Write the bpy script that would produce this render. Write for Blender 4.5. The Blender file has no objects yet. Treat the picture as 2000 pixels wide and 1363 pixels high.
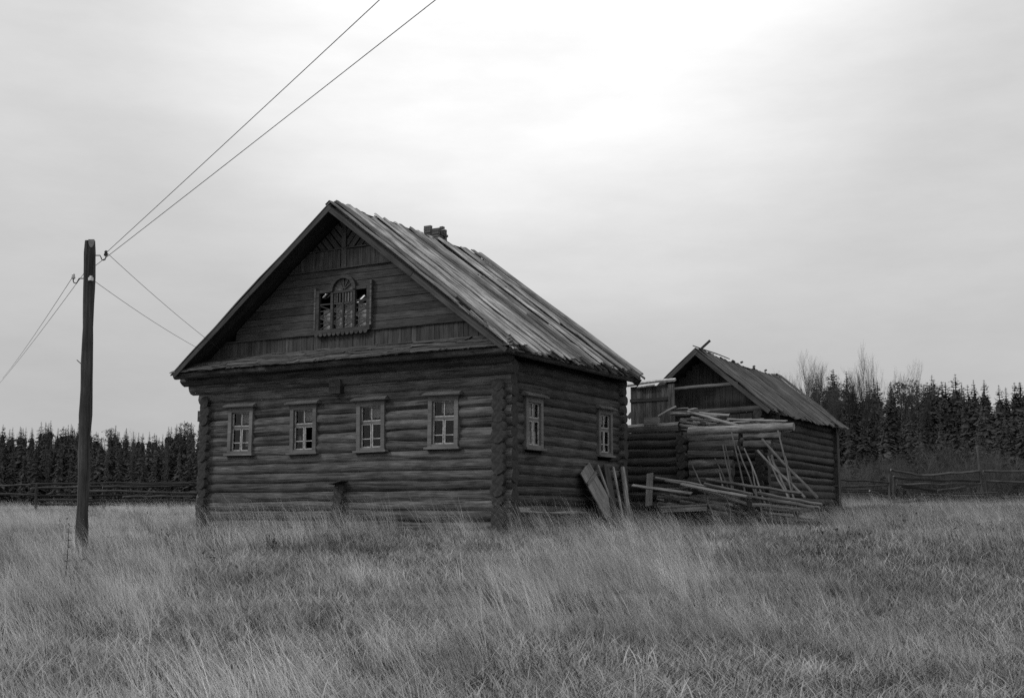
import bpy, math, random
import numpy as np
from mathutils import Vector, Matrix, noise as mnoise
rnd = random.Random(7)
sc = bpy.context.scene
col = sc.collection

# ------------------------------------------------------------------ camera, world, sun, exposure
FH = Vector((-0.4976, 0.8674, 0.0)).normalized()      # along the meadow, away from the camera
RH = Vector((0.8674, 0.4976, 0.0)).normalized()       # across the meadow
CAM = Vector((23.5015, -24.0747, 0.5488))
YAW, PITCH = -0.5207, 0.1394
cf = Vector((math.sin(YAW)*math.cos(PITCH), math.cos(YAW)*math.cos(PITCH), math.sin(PITCH)))
cr = Vector((math.cos(YAW), -math.sin(YAW), 0)); cu = cr.cross(cf)
cam_d = bpy.data.cameras.new('camera'); cam = bpy.data.objects.new('camera', cam_d); col.objects.link(cam)
mw = Matrix(((cr.x, cu.x, -cf.x, CAM.x), (cr.y, cu.y, -cf.y, CAM.y), (cr.z, cu.z, -cf.z, CAM.z), (0, 0, 0, 1)))
cam.matrix_world = mw
cam_d.sensor_width = 36; cam_d.lens = 41.03; cam_d.clip_end = 8000; cam_d.clip_start = 0.1
cam_d.dof.use_dof = True; cam_d.dof.focus_distance = 30.0; cam_d.dof.aperture_fstop = 4.5
sc.camera = cam
sc.cycles.use_denoising = False                                    # fine grain, as on the film
sc.render.resolution_x = 1024; sc.render.resolution_y = 697

SUN_EL, SUN_DIR = math.radians(38), Vector((0.62, 0.55, 0))       # the light travels to the right and into the picture
world = bpy.data.worlds.new('World'); sc.world = world; world.use_nodes = True
nt = world.node_tree; nt.nodes.clear()
def N(t, **k):
    n = nt.nodes.new(t)
    for a, b in k.items(): setattr(n, a, b)
    return n
def math_node(nt_, op, a=None, b=None, clamp=False):
    n = nt_.nodes.new('ShaderNodeMath'); n.operation = op; n.use_clamp = clamp
    for i, v in enumerate((a, b)):
        if v is None: continue
        if isinstance(v, (int, float)): n.inputs[i].default_value = v
        else: nt_.links.new(v, n.inputs[i])
    return n.outputs[0]
out = N('ShaderNodeOutputWorld'); bg = N('ShaderNodeBackground'); bg.inputs['Strength'].default_value = 0.1
sky = N('ShaderNodeTexSky', sky_type='NISHITA', sun_disc=False)
sd = -SUN_DIR.normalized()
sky.sun_elevation = SUN_EL; sky.sun_rotation = math.atan2(sd.x, sd.y)
bw = N('ShaderNodeRGBToBW'); nt.links.new(sky.outputs[0], bw.inputs[0])
tc = N('ShaderNodeTexCoord'); sx = N('ShaderNodeSeparateXYZ'); nt.links.new(tc.outputs['Generated'], sx.inputs[0])
zc = math_node(nt, 'MAXIMUM', sx.outputs['Z'], 0.0)
cie = math_node(nt, 'MULTIPLY_ADD', zc, 6.6); cie.node.inputs[2].default_value = 4.3        # overcast: zenith three times the horizon
mp = N('ShaderNodeMapping'); mp.inputs['Scale'].default_value = (1.6, 1.6, 5.5); nt.links.new(tc.outputs['Generated'], mp.inputs[0])
cn = N('ShaderNodeTexNoise'); cn.inputs['Scale'].default_value = 2.2; cn.inputs['Detail'].default_value = 8; cn.inputs['Roughness'].default_value = .6
nt.links.new(mp.outputs[0], cn.inputs['Vector'])
cl = N('ShaderNodeMapRange'); cl.inputs['From Min'].default_value = .3; cl.inputs['From Max'].default_value = .7
cl.inputs['To Min'].default_value = .91; cl.inputs['To Max'].default_value = 1.09; nt.links.new(cn.outputs[0], cl.inputs[0])
dn = N('ShaderNodeVectorMath', operation='DOT_PRODUCT'); nt.links.new(tc.outputs['Generated'], dn.inputs[0])
gd = (cf + cu*0.36 + cr*0.02).normalized(); dn.inputs[1].default_value = gd                      # the thin bright place in the cloud
gl = N('ShaderNodeMapRange'); gl.interpolation_type = 'SMOOTHSTEP'
gl.inputs['From Min'].default_value = .925; gl.inputs['From Max'].default_value = 1.0
gl.inputs['To Min'].default_value = 1.0; gl.inputs['To Max'].default_value = 1.5; nt.links.new(dn.outputs['Value'], gl.inputs[0])
s1 = math_node(nt, 'MULTIPLY', cie, cl.outputs[0]); s2 = math_node(nt, 'MULTIPLY', s1, gl.outputs[0])
s3 = math_node(nt, 'MULTIPLY_ADD', bw.outputs[0], 0.08); nt.links.new(s2, s3.node.inputs[2])
nt.links.new(s3, bg.inputs['Color']); nt.links.new(bg.outputs[0], out.inputs[0])

sun_d = bpy.data.lights.new('sun', 'SUN'); sun_d.energy = 1.5; sun_d.angle = math.radians(12); sun_d.color = (1, 1, 1)
sun = bpy.data.objects.new('sun', sun_d); col.objects.link(sun)
ld = SUN_DIR.normalized()*math.cos(SUN_EL) + Vector((0, 0, -math.sin(SUN_EL)))
sun.rotation_euler = ld.to_track_quat('-Z', 'Y').to_euler(); sun.location = (0, -10, 30)
sc.view_settings.view_transform = 'Standard'; sc.view_settings.look = 'None'
sc.view_settings.exposure = 0.0; sc.view_settings.gamma = 1.0; sc.view_settings.use_curve_mapping = False

# ------------------------------------------------------------------ materials (black and white film: everything neutral grey)
def new_mat(name):
    m = bpy.data.materials.new(name); m.use_nodes = True
    t = m.node_tree; b = t.nodes['Principled BSDF']
    return m, t, b
def wood(name, lo, hi, grain=(1.1, 13, 13), rough=.85, bump=.35, tone=.25, spec=.25, crack=.5):
    """grey weathered timber; the grain runs along each piece's own X axis"""
    m, t, b = new_mat(name); L = t.links.new
    tc = t.nodes.new('ShaderNodeTexCoord'); oi = t.nodes.new('ShaderNodeObjectInfo')
    sh = t.nodes.new('ShaderNodeVectorMath'); sh.operation = 'SCALE'; sh.inputs[0].default_value = (37, 91, 53); L(oi.outputs['Random'], sh.inputs['Scale'])
    ad = t.nodes.new('ShaderNodeVectorMath'); ad.operation = 'ADD'; L(tc.outputs['Object'], ad.inputs[0]); L(sh.outputs[0], ad.inputs[1])
    mp = t.nodes.new('ShaderNodeMapping'); mp.inputs['Scale'].default_value = grain; L(ad.outputs[0], mp.inputs[0])
    n1 = t.nodes.new('ShaderNodeTexNoise'); n1.inputs['Scale'].default_value = 2.0; n1.inputs['Detail'].default_value = 7; n1.inputs['Roughness'].default_value = .68; L(mp.outputs[0], n1.inputs['Vector'])
    n2 = t.nodes.new('ShaderNodeTexNoise'); n2.inputs['Scale'].default_value = 1.7; n2.inputs['Detail'].default_value = 4; L(ad.outputs[0], n2.inputs['Vector'])
    mp2 = t.nodes.new('ShaderNodeMapping'); mp2.inputs['Scale'].default_value = (grain[0]*.55, grain[1]*2.1, grain[2]*2.1); L(ad.outputs[0], mp2.inputs[0])
    n3 = t.nodes.new('ShaderNodeTexNoise'); n3.inputs['Scale'].default_value = 1.6; n3.inputs['Detail'].default_value = 3; L(mp2.outputs[0], n3.inputs['Vector'])
    rp = t.nodes.new('ShaderNodeValToRGB'); e = rp.color_ramp.elements
    e[0].position = .28; e[0].color = (lo, lo, lo, 1); e[1].position = .74; e[1].color = (hi, hi, hi, 1)
    mid = lo*.55 + hi*.45; x = e.new(.5); x.color = (mid, mid, mid, 1); L(n1.outputs[0], rp.inputs[0])
    big = t.nodes.new('ShaderNodeMapRange'); big.inputs['From Min'].default_value = .3; big.inputs['From Max'].default_value = .7
    big.inputs['To Min'].default_value = .72; big.inputs['To Max'].default_value = 1.3; L(n2.outputs[0], big.inputs[0])
    tn = t.nodes.new('ShaderNodeMapRange'); tn.inputs['To Min'].default_value = 1 - tone; tn.inputs['To Max'].default_value = 1 + tone; L(oi.outputs['Random'], tn.inputs[0])
    ck = t.nodes.new('ShaderNodeMapRange'); ck.inputs['From Min'].default_value = .34; ck.inputs['From Max'].default_value = .43
    ck.inputs['To Min'].default_value = 1 - crack; ck.inputs['To Max'].default_value = 1; L(n3.outputs[0], ck.inputs[0])
    k = math_node(t, 'MULTIPLY', big.outputs[0], tn.outputs[0]); k = math_node(t, 'MULTIPLY', k, ck.outputs[0])
    v = t.nodes.new('ShaderNodeVectorMath'); v.operation = 'SCALE'; L(rp.outputs[0], v.inputs[0]); L(k, v.inputs['Scale'])
    L(v.outputs[0], b.inputs['Base Color'])
    b.inputs['Roughness'].default_value = rough; b.inputs['Specular IOR Level'].default_value = spec
    h = math_node(t, 'MULTIPLY_ADD', ck.outputs[0], .5); L(n1.outputs[0], h.node.inputs[2])
    bp = t.nodes.new('ShaderNodeBump'); bp.inputs['Strength'].default_value = bump; bp.inputs['Distance'].default_value = .02
    L(h, bp.inputs['Height']); L(bp.outputs[0], b.inputs['Normal'])
    return m
def plain(name, lo, hi, scale=6, rough=.8, bump=.2, rand=0.0, spec=.2):
    m, t, b = new_mat(name); L = t.links.new
    tc = t.nodes.new('ShaderNodeTexCoord')
    n1 = t.nodes.new('ShaderNodeTexNoise'); n1.inputs['Scale'].default_value = scale; n1.inputs['Detail'].default_value = 6; L(tc.outputs['Object'], n1.inputs['Vector'])
    rp = t.nodes.new('ShaderNodeMapRange'); rp.inputs['From Min'].default_value = .3; rp.inputs['From Max'].default_value = .7
    rp.inputs['To Min'].default_value = lo; rp.inputs['To Max'].default_value = hi; L(n1.outputs[0], rp.inputs[0]); c = rp.outputs[0]
    if rand:
        oi = t.nodes.new('ShaderNodeObjectInfo'); r = t.nodes.new('ShaderNodeMapRange'); r.inputs['To Min'].default_value = 1-rand; r.inputs['To Max'].default_value = 1+rand
        L(oi.outputs['Random'], r.inputs[0]); c = math_node(t, 'MULTIPLY', c, r.outputs[0])
    L(c, b.inputs['Base Color']); b.inputs['Roughness'].default_value = rough; b.inputs['Specular IOR Level'].default_value = spec
    if bump:
        bp = t.nodes.new('ShaderNodeBump'); bp.inputs['Strength'].default_value = bump; bp.inputs['Distance'].default_value = .03
        L(n1.outputs[0], bp.inputs['Height']); L(bp.outputs[0], b.inputs['Normal'])
    return m
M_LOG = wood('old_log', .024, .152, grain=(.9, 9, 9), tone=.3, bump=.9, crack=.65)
M_LOG_SHADE = wood('side_wall_log_shaded', .022, .095, grain=(.9, 9, 9), tone=.3, bump=.9, crack=.65)  # the front log wood darkened: side wall shade put into the colour
M_END = plain('log_end_grain', .02, .05, 12)
M_GABLE = wood('gable_board', .028, .09, grain=(1.3, 16, 16), tone=.22)
M_TRIM = wood('window_casing_wood', .095, .165, tone=.1, bump=.15, crack=.3)
M_SASH_GLINT = plain('white_paint_and_wet_glint', .2, .5, 14, bump=.1)  # white paint on the sashes; on the gate rail a painted sky reflection
M_ROOF = wood('roof_plank_wood', .045, .42, grain=(.8, 12, 12), tone=.65, bump=.7, crack=.7)
M_ROOFD = wood('roof_underlay_shade_wood', .02, .05, tone=.3)  # dark tone paints in the shade between the roof planks
M_EAVE = wood('eave_shingle_wood', .035, .11, grain=(2, 14, 14), tone=.35)
M_BARGE = wood('barge_board_wood', .03, .075, tone=.2)
M_SHED = wood('shed_log', .024, .068, tone=.25, bump=.6)
M_PALE = wood('bleached_log', .07, .27, tone=.12, bump=.4)
M_SHEDROOF = wood('shed_roof_plank', .03, .13, grain=(.9, 7, 7), tone=.4, bump=.7)
M_PLANK = wood('loose_plank_wood', .06, .24, tone=.45)
M_POLEW = wood('loose_pole_wood', .05, .17, tone=.35)
M_UPOLE = wood('utility_pole_wood', .018, .10, grain=(.45, 9, 9), tone=.0, bump=.8)
M_CUT = plain('pale_cut_wood', .16, .26, 15)
M_FENCE = wood('fence_rail_wood', .02, .085, tone=.5)
M_BRICK = plain('sooty_brick', .05, .12, 14, rand=.3)
M_MORTAR = plain('mortar', .05, .09, 12)
M_IRON = plain('dark_iron', .03, .06, 20, rough=.5, bump=0)
M_PORC = plain('porcelain', .45, .6, 8, rough=.25, bump=0, spec=.5)
M_WIRE = plain('wire_metal', .05, .08, 8, rough=.5, bump=0)
M_LACE = plain('net_curtain', .3, .55, 60, bump=0)
M_PAPER = plain('faded_paper', .3, .42, 5, bump=.1)
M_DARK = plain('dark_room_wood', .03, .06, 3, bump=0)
M_BARK = plain('tree_bark', .05, .11, 9, rand=.2)
M_NEEDLE = plain('spruce_needles', .034, .066, 1.2, bump=0, rand=.25, spec=.1)
M_PINE = plain('pine_needles', .05, .10, 1.2, bump=0, rand=.2, spec=.1)
M_TWIG = plain('bare_twigs', .05, .09, 4, bump=0, rand=.25, spec=.1)
M_WEED = plain('dead_weed', .035, .07, 8, bump=0, spec=.1)
def glass():
    m = bpy.data.materials.new('old_window_glass'); m.use_nodes = True; t = m.node_tree; t.nodes.clear(); L = t.links.new
    o = t.nodes.new('ShaderNodeOutputMaterial'); mx = t.nodes.new('ShaderNodeMixShader'); tr = t.nodes.new('ShaderNodeBsdfTransparent'); g = t.nodes.new('ShaderNodeBsdfGlossy')
    tr.inputs[0].default_value = (.82, .82, .82, 1); g.inputs['Roughness'].default_value = .04
    n = t.nodes.new('ShaderNodeTexNoise'); n.inputs['Scale'].default_value = 3.0; bp = t.nodes.new('ShaderNodeBump'); bp.inputs['Strength'].default_value = .06
    L(n.outputs[0], bp.inputs['Height']); L(bp.outputs[0], g.inputs['Normal'])
    f = t.nodes.new('ShaderNodeFresnel'); f.inputs[0].default_value = 1.5; L(f.outputs[0], mx.inputs[0]); L(tr.outputs[0], mx.inputs[1]); L(g.outputs[0], mx.inputs[2]); L(mx.outputs[0], o.inputs[0])
    return m
M_GLASS = glass()
def grass_mat(name, lo, hi, rand=.3, patch=0.0):
    m, t, b = new_mat(name); L = t.links.new
    oi = t.nodes.new('ShaderNodeObjectInfo'); ge = t.nodes.new('ShaderNodeNewGeometry')
    n = t.nodes.new('ShaderNodeTexNoise'); n.inputs['Scale'].default_value = .45; n.inputs['Detail'].default_value = 5; n.inputs['Roughness'].default_value = .6; L(ge.outputs['Position'], n.inputs['Vector'])
    r = t.nodes.new('ShaderNodeMapRange'); r.inputs['From Min'].default_value = .32; r.inputs['From Max'].default_value = .68; r.inputs['To Min'].default_value = lo; r.inputs['To Max'].default_value = hi; L(n.outputs[0], r.inputs[0])
    q = t.nodes.new('ShaderNodeMapRange'); q.inputs['To Min'].default_value = 1-rand; q.inputs['To Max'].default_value = 1+rand; L(oi.outputs['Random'], q.inputs[0])
    c = math_node(t, 'MULTIPLY', r.outputs[0], q.outputs[0]); L(c, b.inputs['Base Color'])
    b.inputs['Roughness'].default_value = .7; b.inputs['Specular IOR Level'].default_value = .15
    return m
M_GR_MAT = grass_mat('matted_dry_grass', .13, .33)
M_GR_TALL = grass_mat('pale_tall_grass', .30, .66)
M_GR_DARK = grass_mat('dark_low_grass', .045, .10)
M_GROUND = plain('meadow_soil_and_thatch', .05, .12, 1.6, bump=.6)

# ------------------------------------------------------------------ builders
WM = {}
def link(o, parent=None, M=None):
    col.objects.link(o); M = M or Matrix.Identity(4)
    if parent is not None:
        o.parent = parent; o.matrix_basis = WM[parent.name].inverted() @ M
    else: o.matrix_basis = M
    WM[o.name] = M
    return o
def mesh(name, verts, faces, mat, parent=None, M=None, smooth=False, mats=None, fm=None):
    me = bpy.data.meshes.new(name); me.from_pydata([tuple(v) for v in verts], [], faces)
    for m in (mats or [mat]): me.materials.append(m)
    if fm: me.polygons.foreach_set('material_index', fm)
    if smooth:
        me.polygons.foreach_set('use_smooth', [True]*len(faces)); me.set_sharp_from_angle(angle=math.radians(50))
    me.update()
    return link(bpy.data.objects.new(name, me), parent, M)
def empty(name, loc):
    o = bpy.data.objects.new(name, None); o.empty_display_size = .3
    return link(o, None, Matrix.Translation(loc))
def tag(o, label=None, cat=None, group=None, kind=None):
    if label: o['label'] = label
    if cat: o['category'] = cat
    if group: o['group'] = group
    if kind: o['kind'] = kind
    return o
def frame(p, ex, up):
    ex = Vector(ex).normalized(); up = Vector(up); ez = (up - ex*up.dot(ex)).normalized(); ey = ez.cross(ex)
    return Matrix(((ex.x, ey.x, ez.x, p[0]), (ex.y, ey.y, ez.y, p[1]), (ex.z, ey.z, ez.z, p[2]), (0, 0, 0, 1)))
def tube(name, p0, p1, r0, r1, mat, parent=None, n=10, seg=7, wob=.012, rv=.05, end=None, sag=0.0, up=(0, 0, 1)):
    """log or pole from p0 to p1, its own X axis along it"""
    p0 = Vector(p0); p1 = Vector(p1); d = p1-p0; L = d.length
    if abs(d.normalized().dot(Vector(up))) > .95: up = (0, 1, 0)
    M = frame(p0, d, up); vs = []; fs = []; ph = rnd.uniform(0, 6.28); prof = [1+rnd.uniform(-rv, rv) for _ in range(n)]
    for i in range(seg+1):
        u = i/seg; r = (r0+(r1-r0)*u)*(1+rnd.uniform(-rv, rv)*.7); oy = rnd.uniform(-wob, wob); oz = rnd.uniform(-wob, wob) - sag*4*u*(1-u)
        for j in range(n):
            a = ph+2*math.pi*j/n; k = r*prof[j]*(1+rnd.uniform(-rv, rv)*.4); vs.append((u*L, oy+k*math.cos(a), oz+k*math.sin(a)))
    for i in range(seg):
        for j in range(n): fs.append((i*n+j, i*n+(j+1) % n, (i+1)*n+(j+1) % n, (i+1)*n+j))
    nf = len(fs); fs.append(tuple(range(n-1, -1, -1))); fs.append(tuple(seg*n+j for j in range(n)))
    return mesh(name, vs, fs, mat, parent, M, True, mats=[mat, end or mat], fm=[0]*nf+[1, 1])
def jlog(p0, p1, r, mat, parent, n=9, seg=4, end=None):
    a, b = Vector(p0), Vector(p1); a.z += rnd.uniform(-.02, .02); b.z += rnd.uniform(-.02, .02)
    return tube('log', a, b, r*rnd.uniform(.9, 1.18), r*rnd.uniform(.85, 1.12), mat, parent, n=n, seg=seg, wob=.018, rv=.08, end=end or M_END)
def plank(name, p0, p1, w, th, up, mat, parent=None, seg=3, wob=.006, ew=.0, rag=0.0, sag=0.0, bow=0.0):
    """sawn board from p0 to p1, width across, thickness along up"""
    p0 = Vector(p0); p1 = Vector(p1); L = (p1-p0).length; M = frame(p0, p1-p0, up); vs = []; fs = []
    for i in range(seg+1):
        u = i/seg; a = w/2+rnd.uniform(-ew, ew); b = w/2+rnd.uniform(-ew, ew); z = rnd.uniform(-wob, wob)-sag*4*u*(1-u); y = bow*4*u*(1-u)
        e0 = e1 = 0
        if i in (0, seg) and rag: e0 = rnd.uniform(-rag, rag); e1 = rnd.uniform(-rag, rag)
        vs += [(u*L+e0, y-a, z-th/2), (u*L+e1, y+b, z-th/2), (u*L+e1, y+b, z+th/2), (u*L+e0, y-a, z+th/2)]
    for i in range(seg):
        for j in range(4): fs.append((i*4+j, i*4+(j+1) % 4, i*4+4+(j+1) % 4, i*4+4+j))
    fs.append((3, 2, 1, 0)); k = seg*4; fs.append((k, k+1, k+2, k+3))
    return mesh(name, vs, fs, mat, parent, M)
def slab(name, p0, p1, w, th, up, mat, parent, seg=5, wob=.012, ew=.015, rag=.05):
    """split plank with a rounded weathered top"""
    p0 = Vector(p0); p1 = Vector(p1); L_ = (p1-p0).length; M = frame(p0, p1-p0, up); vs, fs = [], []; y = 0
    for i in range(seg+1):
        u = i/seg; a = w/2*rnd.uniform(.85, 1.12); z = rnd.uniform(-wob, wob); y += rnd.uniform(-ew, ew)*.6; h = th*rnd.uniform(.8, 1.2); e = rnd.uniform(-rag, rag) if i in (0, seg) else 0
        for yy, zz in ((-1, -.2), (1, -.2), (.96, .45), (.5, 1), (-.45, 1), (-.95, .5)): vs.append((u*L_+e+(rnd.uniform(-rag, rag)*.5 if i in (0, seg) else 0), y+a*yy, z+h*zz))
    n = 6
    for i in range(seg):
        for j in range(n): fs.append((i*n+j, i*n+(j+1) % n, (i+1)*n+(j+1) % n, (i+1)*n+j))
    fs.append(tuple(range(n-1, -1, -1))); fs.append(tuple(seg*n+j for j in range(n)))
    return mesh(name, vs, fs, mat, parent, M)
def box(name, c, s, mat, parent=None, rot=0.0):
    x, y, z = s[0]/2, s[1]/2, s[2]/2; M = Matrix.Translation(c) @ Matrix.Rotation(rot, 4, 'Z')
    v = [(-x, -y, -z), (x, -y, -z), (x, y, -z), (-x, y, -z), (-x, -y, z), (x, -y, z), (x, y, z), (-x, y, z)]
    return mesh(name, v, [(0, 3, 2, 1), (4, 5, 6, 7), (0, 1, 5, 4), (1, 2, 6, 5), (2, 3, 7, 6), (3, 0, 4, 7)], mat, parent, M)
def boxes(name, lst, mat, parent=None, M=None):
    """several boxes (lo corner, hi corner) as one part"""
    vs, fs = [], []
    for lo, hi in lst:
        b = len(vs); (x0, y0, z0), (x1, y1, z1) = lo, hi
        vs += [(x0, y0, z0), (x1, y0, z0), (x1, y1, z0), (x0, y1, z0), (x0, y0, z1), (x1, y0, z1), (x1, y1, z1), (x0, y1, z1)]
        fs += [tuple(b+i for i in f) for f in ((0, 3, 2, 1), (4, 5, 6, 7), (0, 1, 5, 4), (1, 2, 6, 5), (2, 3, 7, 6), (3, 0, 4, 7))]
    return mesh(name, vs, fs, mat, parent, M)
def clip(poly, a, b, c):
    """the part of a 2D polygon where a*x+b*z<=c"""
    r = []
    for i in range(len(poly)):
        p, q = poly[i], poly[(i+1) % len(poly)]; dp = a*p[0]+b*p[1]-c; dq = a*q[0]+b*q[1]-c
        if dp <= 0: r.append(p)
        if dp*dq < 0: t = dp/(dp-dq); r.append((p[0]+(q[0]-p[0])*t, p[1]+(q[1]-p[1])*t))
    return r
def board2d(name, poly, Y, th, d, mat, parent, facing=-1):
    """board in a plane y=Y: polygon of (x,z) given thickness; the grain runs along d"""
    if len(poly) < 3: return None
    cx = sum(p[0] for p in poly)/len(poly); cz = sum(p[1] for p in poly)/len(poly)
    ex = Vector((d[0], 0, d[1])).normalized(); ez = Vector((0, facing, 0)); ey = ez.cross(ex)
    M = Matrix(((ex.x, ey.x, ez.x, cx), (ex.y, ey.y, ez.y, Y), (ex.z, ey.z, ez.z, cz), (0, 0, 0, 1))); Mi = M.inverted()
    L = [Mi @ Vector((p[0], Y, p[1])) for p in poly]
    area = sum(L[i].x*L[(i+1) % len(L)].y-L[(i+1) % len(L)].x*L[i].y for i in range(len(L)))
    if abs(area) < .004: return None
    if area < 0: L.reverse()
    n = len(L); vs = [(v.x, v.y, th) for v in L]+[(v.x, v.y, 0) for v in L]
    fs = [tuple(range(n)), tuple(range(2*n-1, n-1, -1))]+[(i, n+i, n+(i+1) % n, (i+1) % n) for i in range(n)]
    return mesh(name, vs, fs, mat, parent, M)

# ------------------------------------------------------------------ the ground: a meadow rising gently to the house and the forest
T_ = np.array([-3000, 0, 9, 14, 17, 20, 23, 27, 34, 42, 60, 100, 150, 260, 400, 4000.])
G_ = np.array([-1.05, -1.05, -1.02, -.92, -.75, -.5, -.24, 0.0, .08, .26, .62, .9, 1.2, 1.7, 3, 6.])
def gz(x, y):
    v = Vector((x-CAM.x, y-CAM.y, 0)); t = v.dot(FH); s = v.dot(RH); z = 0
    for k in (-1.5, 0, 1.5): z += float(np.interp(t+k*(1 if t < 45 else 6), T_, G_))/3
    b = max(0, min(1, (s-6)/9)); b = b*b*(3-2*b); w = max(0, min(1, (t-20)/14))*max(0, min(1, (75-t)/30)); z += .42*b*w
    return z+.05*mnoise.noise(Vector((x*.35, y*.35, 0)))+.03*mnoise.noise(Vector((x*.9, y*.9, 3)))
def build_ground():
    cx, cy = 14.0, -8.0; na = 120; rs = [0.0]; r = .6
    while r < 4200: rs.append(r); r *= 1.075 if r > 12 else 1; r += .55 if r <= 12 else 0
    vs = [(cx, cy, gz(cx, cy))]; fs = []
    for r in rs[1:]:
        for j in range(na):
            a = 2*math.pi*j/na; x = cx+r*math.cos(a); y = cy+r*math.sin(a); vs.append((x, y, gz(x, y)))
    for j in range(na): fs.append((0, 1+j, 1+(j+1) % na))
    for i in range(len(rs)-2):
        for j in range(na):
            a = 1+i*na+j; b = 1+i*na+(j+1) % na; fs.append((a, a+na, b+na, b))
    o = mesh('meadow_ground', vs, fs, M_GROUND, smooth=True); tag(o, kind='structure')
build_ground()

# ------------------------------------------------------------------ the log house
W, L = 9.46, 6.42
HX = W/2; ZR = 8.5; ZE = 4.36; OE = .69; YF = -.86; YB = 6.80; PITCHZ = (ZR-ZE)/(HX+OE)
SA = math.atan(PITCHZ)
house = empty('log_house', (HX, L/2, 0))
tag(house, 'old dark log house with steep plank roof and four small front windows', 'house')
LP = .25; FW = [1.26, 3.47, 5.67, 7.85]; SWY = [1.20, 5.30]; WZ0, WZ1 = 2.15, 3.34; WHW = .41
def house_log(p0, p1, r=.148, mat=None): return tube('log', p0, p1, r*rnd.uniform(.88, 1.1), r*rnd.uniform(.88, 1.1), mat or M_LOG, house, seg=max(2, int((Vector(p1)-Vector(p0)).length/.9)), end=M_END, wob=.016, rv=.07)
def cut(z, centers, a, b):
    if z+.1 < WZ0 or z-.1 > WZ1: return [(a, b)]
    r = []; s = a
    for c in centers: r.append((s, c-WHW)); s = c+WHW
    return r+[(s, b)]
for i in range(18):
    z = -.03+LP*i+rnd.uniform(-.018, .018); st = .27; yy = {15: -.03, 16: -.14, 17: -.30}.get(i, 0)
    if i == 16: st = .56
    if i == 17: st = .74
    for a, b in cut(z, FW, -st-rnd.uniform(0, .05), W+(.29 if i < 16 else .36)+rnd.uniform(0, .05)): house_log((a, yy, z+rnd.uniform(-.012, .012)), (b, yy, z+rnd.uniform(-.012, .012)), .177 if i < 16 else .18)
    house_log((-.27, L, z), (W+.27+rnd.uniform(0, .05), L, z))
for i in range(17):
    z = .095+LP*i+rnd.uniform(-.015, .015); st = .27 if i < 15 else .12
    for a, b in cut(z, SWY, -st-rnd.uniform(0, .05), L+.27+rnd.uniform(0, .05)): house_log((W, a, z), (W, b, z), .172, M_LOG_SHADE)
    house_log((0, -st-rnd.uniform(0, .05), z), (0, L+.27, z))
# inner cross wall: its log ends show at mid-front under the eave and near the ground
for z in (3.72, 3.9): plank('log_stub', (4.62, .3, z-.04), (4.62, -.36, z-.04), .36, .175, (0, 0, 1), M_BARGE, house)
for k, z in enumerate((.15, .4, .65, .9, 1.12)): tube('log_stub', (4.72, .3, z), (4.72+rnd.uniform(-.01, .01), -.42+.04*k, z), .165, .16, M_BARGE, house, seg=2, end=M_END)
plank('cap_board', (4.55, -.24, 1.27), (4.92, -.22, 1.36), .42, .03, (-.3, 0, 1), M_BARGE, house)
plank('wall_board', (W+.16, 0.45, .62), (W+.16, 4.3, .56), .13, .05, (1, 0, .5), M_PLANK, house, wob=.01)
box('wall_box', (-.54, .3, 3.26), (.26, .3, .3), M_BARGE, house)
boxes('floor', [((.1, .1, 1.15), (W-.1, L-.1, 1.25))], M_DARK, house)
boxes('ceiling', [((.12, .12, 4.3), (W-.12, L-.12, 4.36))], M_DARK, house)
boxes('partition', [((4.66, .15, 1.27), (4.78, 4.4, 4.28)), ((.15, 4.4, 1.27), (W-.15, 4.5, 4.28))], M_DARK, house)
def wavy(name, x0, x1, ztop, zbot, mat, parent, M, n=12, amp=.02, scal=.02):
    vs, fs = [], []
    for i in range(n+1):
        u = i/n; y = amp*math.sin(i*2.1); x = x0+(x1-x0)*u
        vs += [(x, y, ztop), (x, y*1.3, zbot+scal*math.sin(i*1.7)), (x, y*1.3+.004, zbot-.022+scal*math.sin(i*1.7))]
    for i in range(n):
        for j in range(2): fs.append((i*3+j, i*3+j+1, i*3+3+j+1, i*3+3+j))
    return mesh(name, vs, fs, mat, parent, M)
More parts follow.
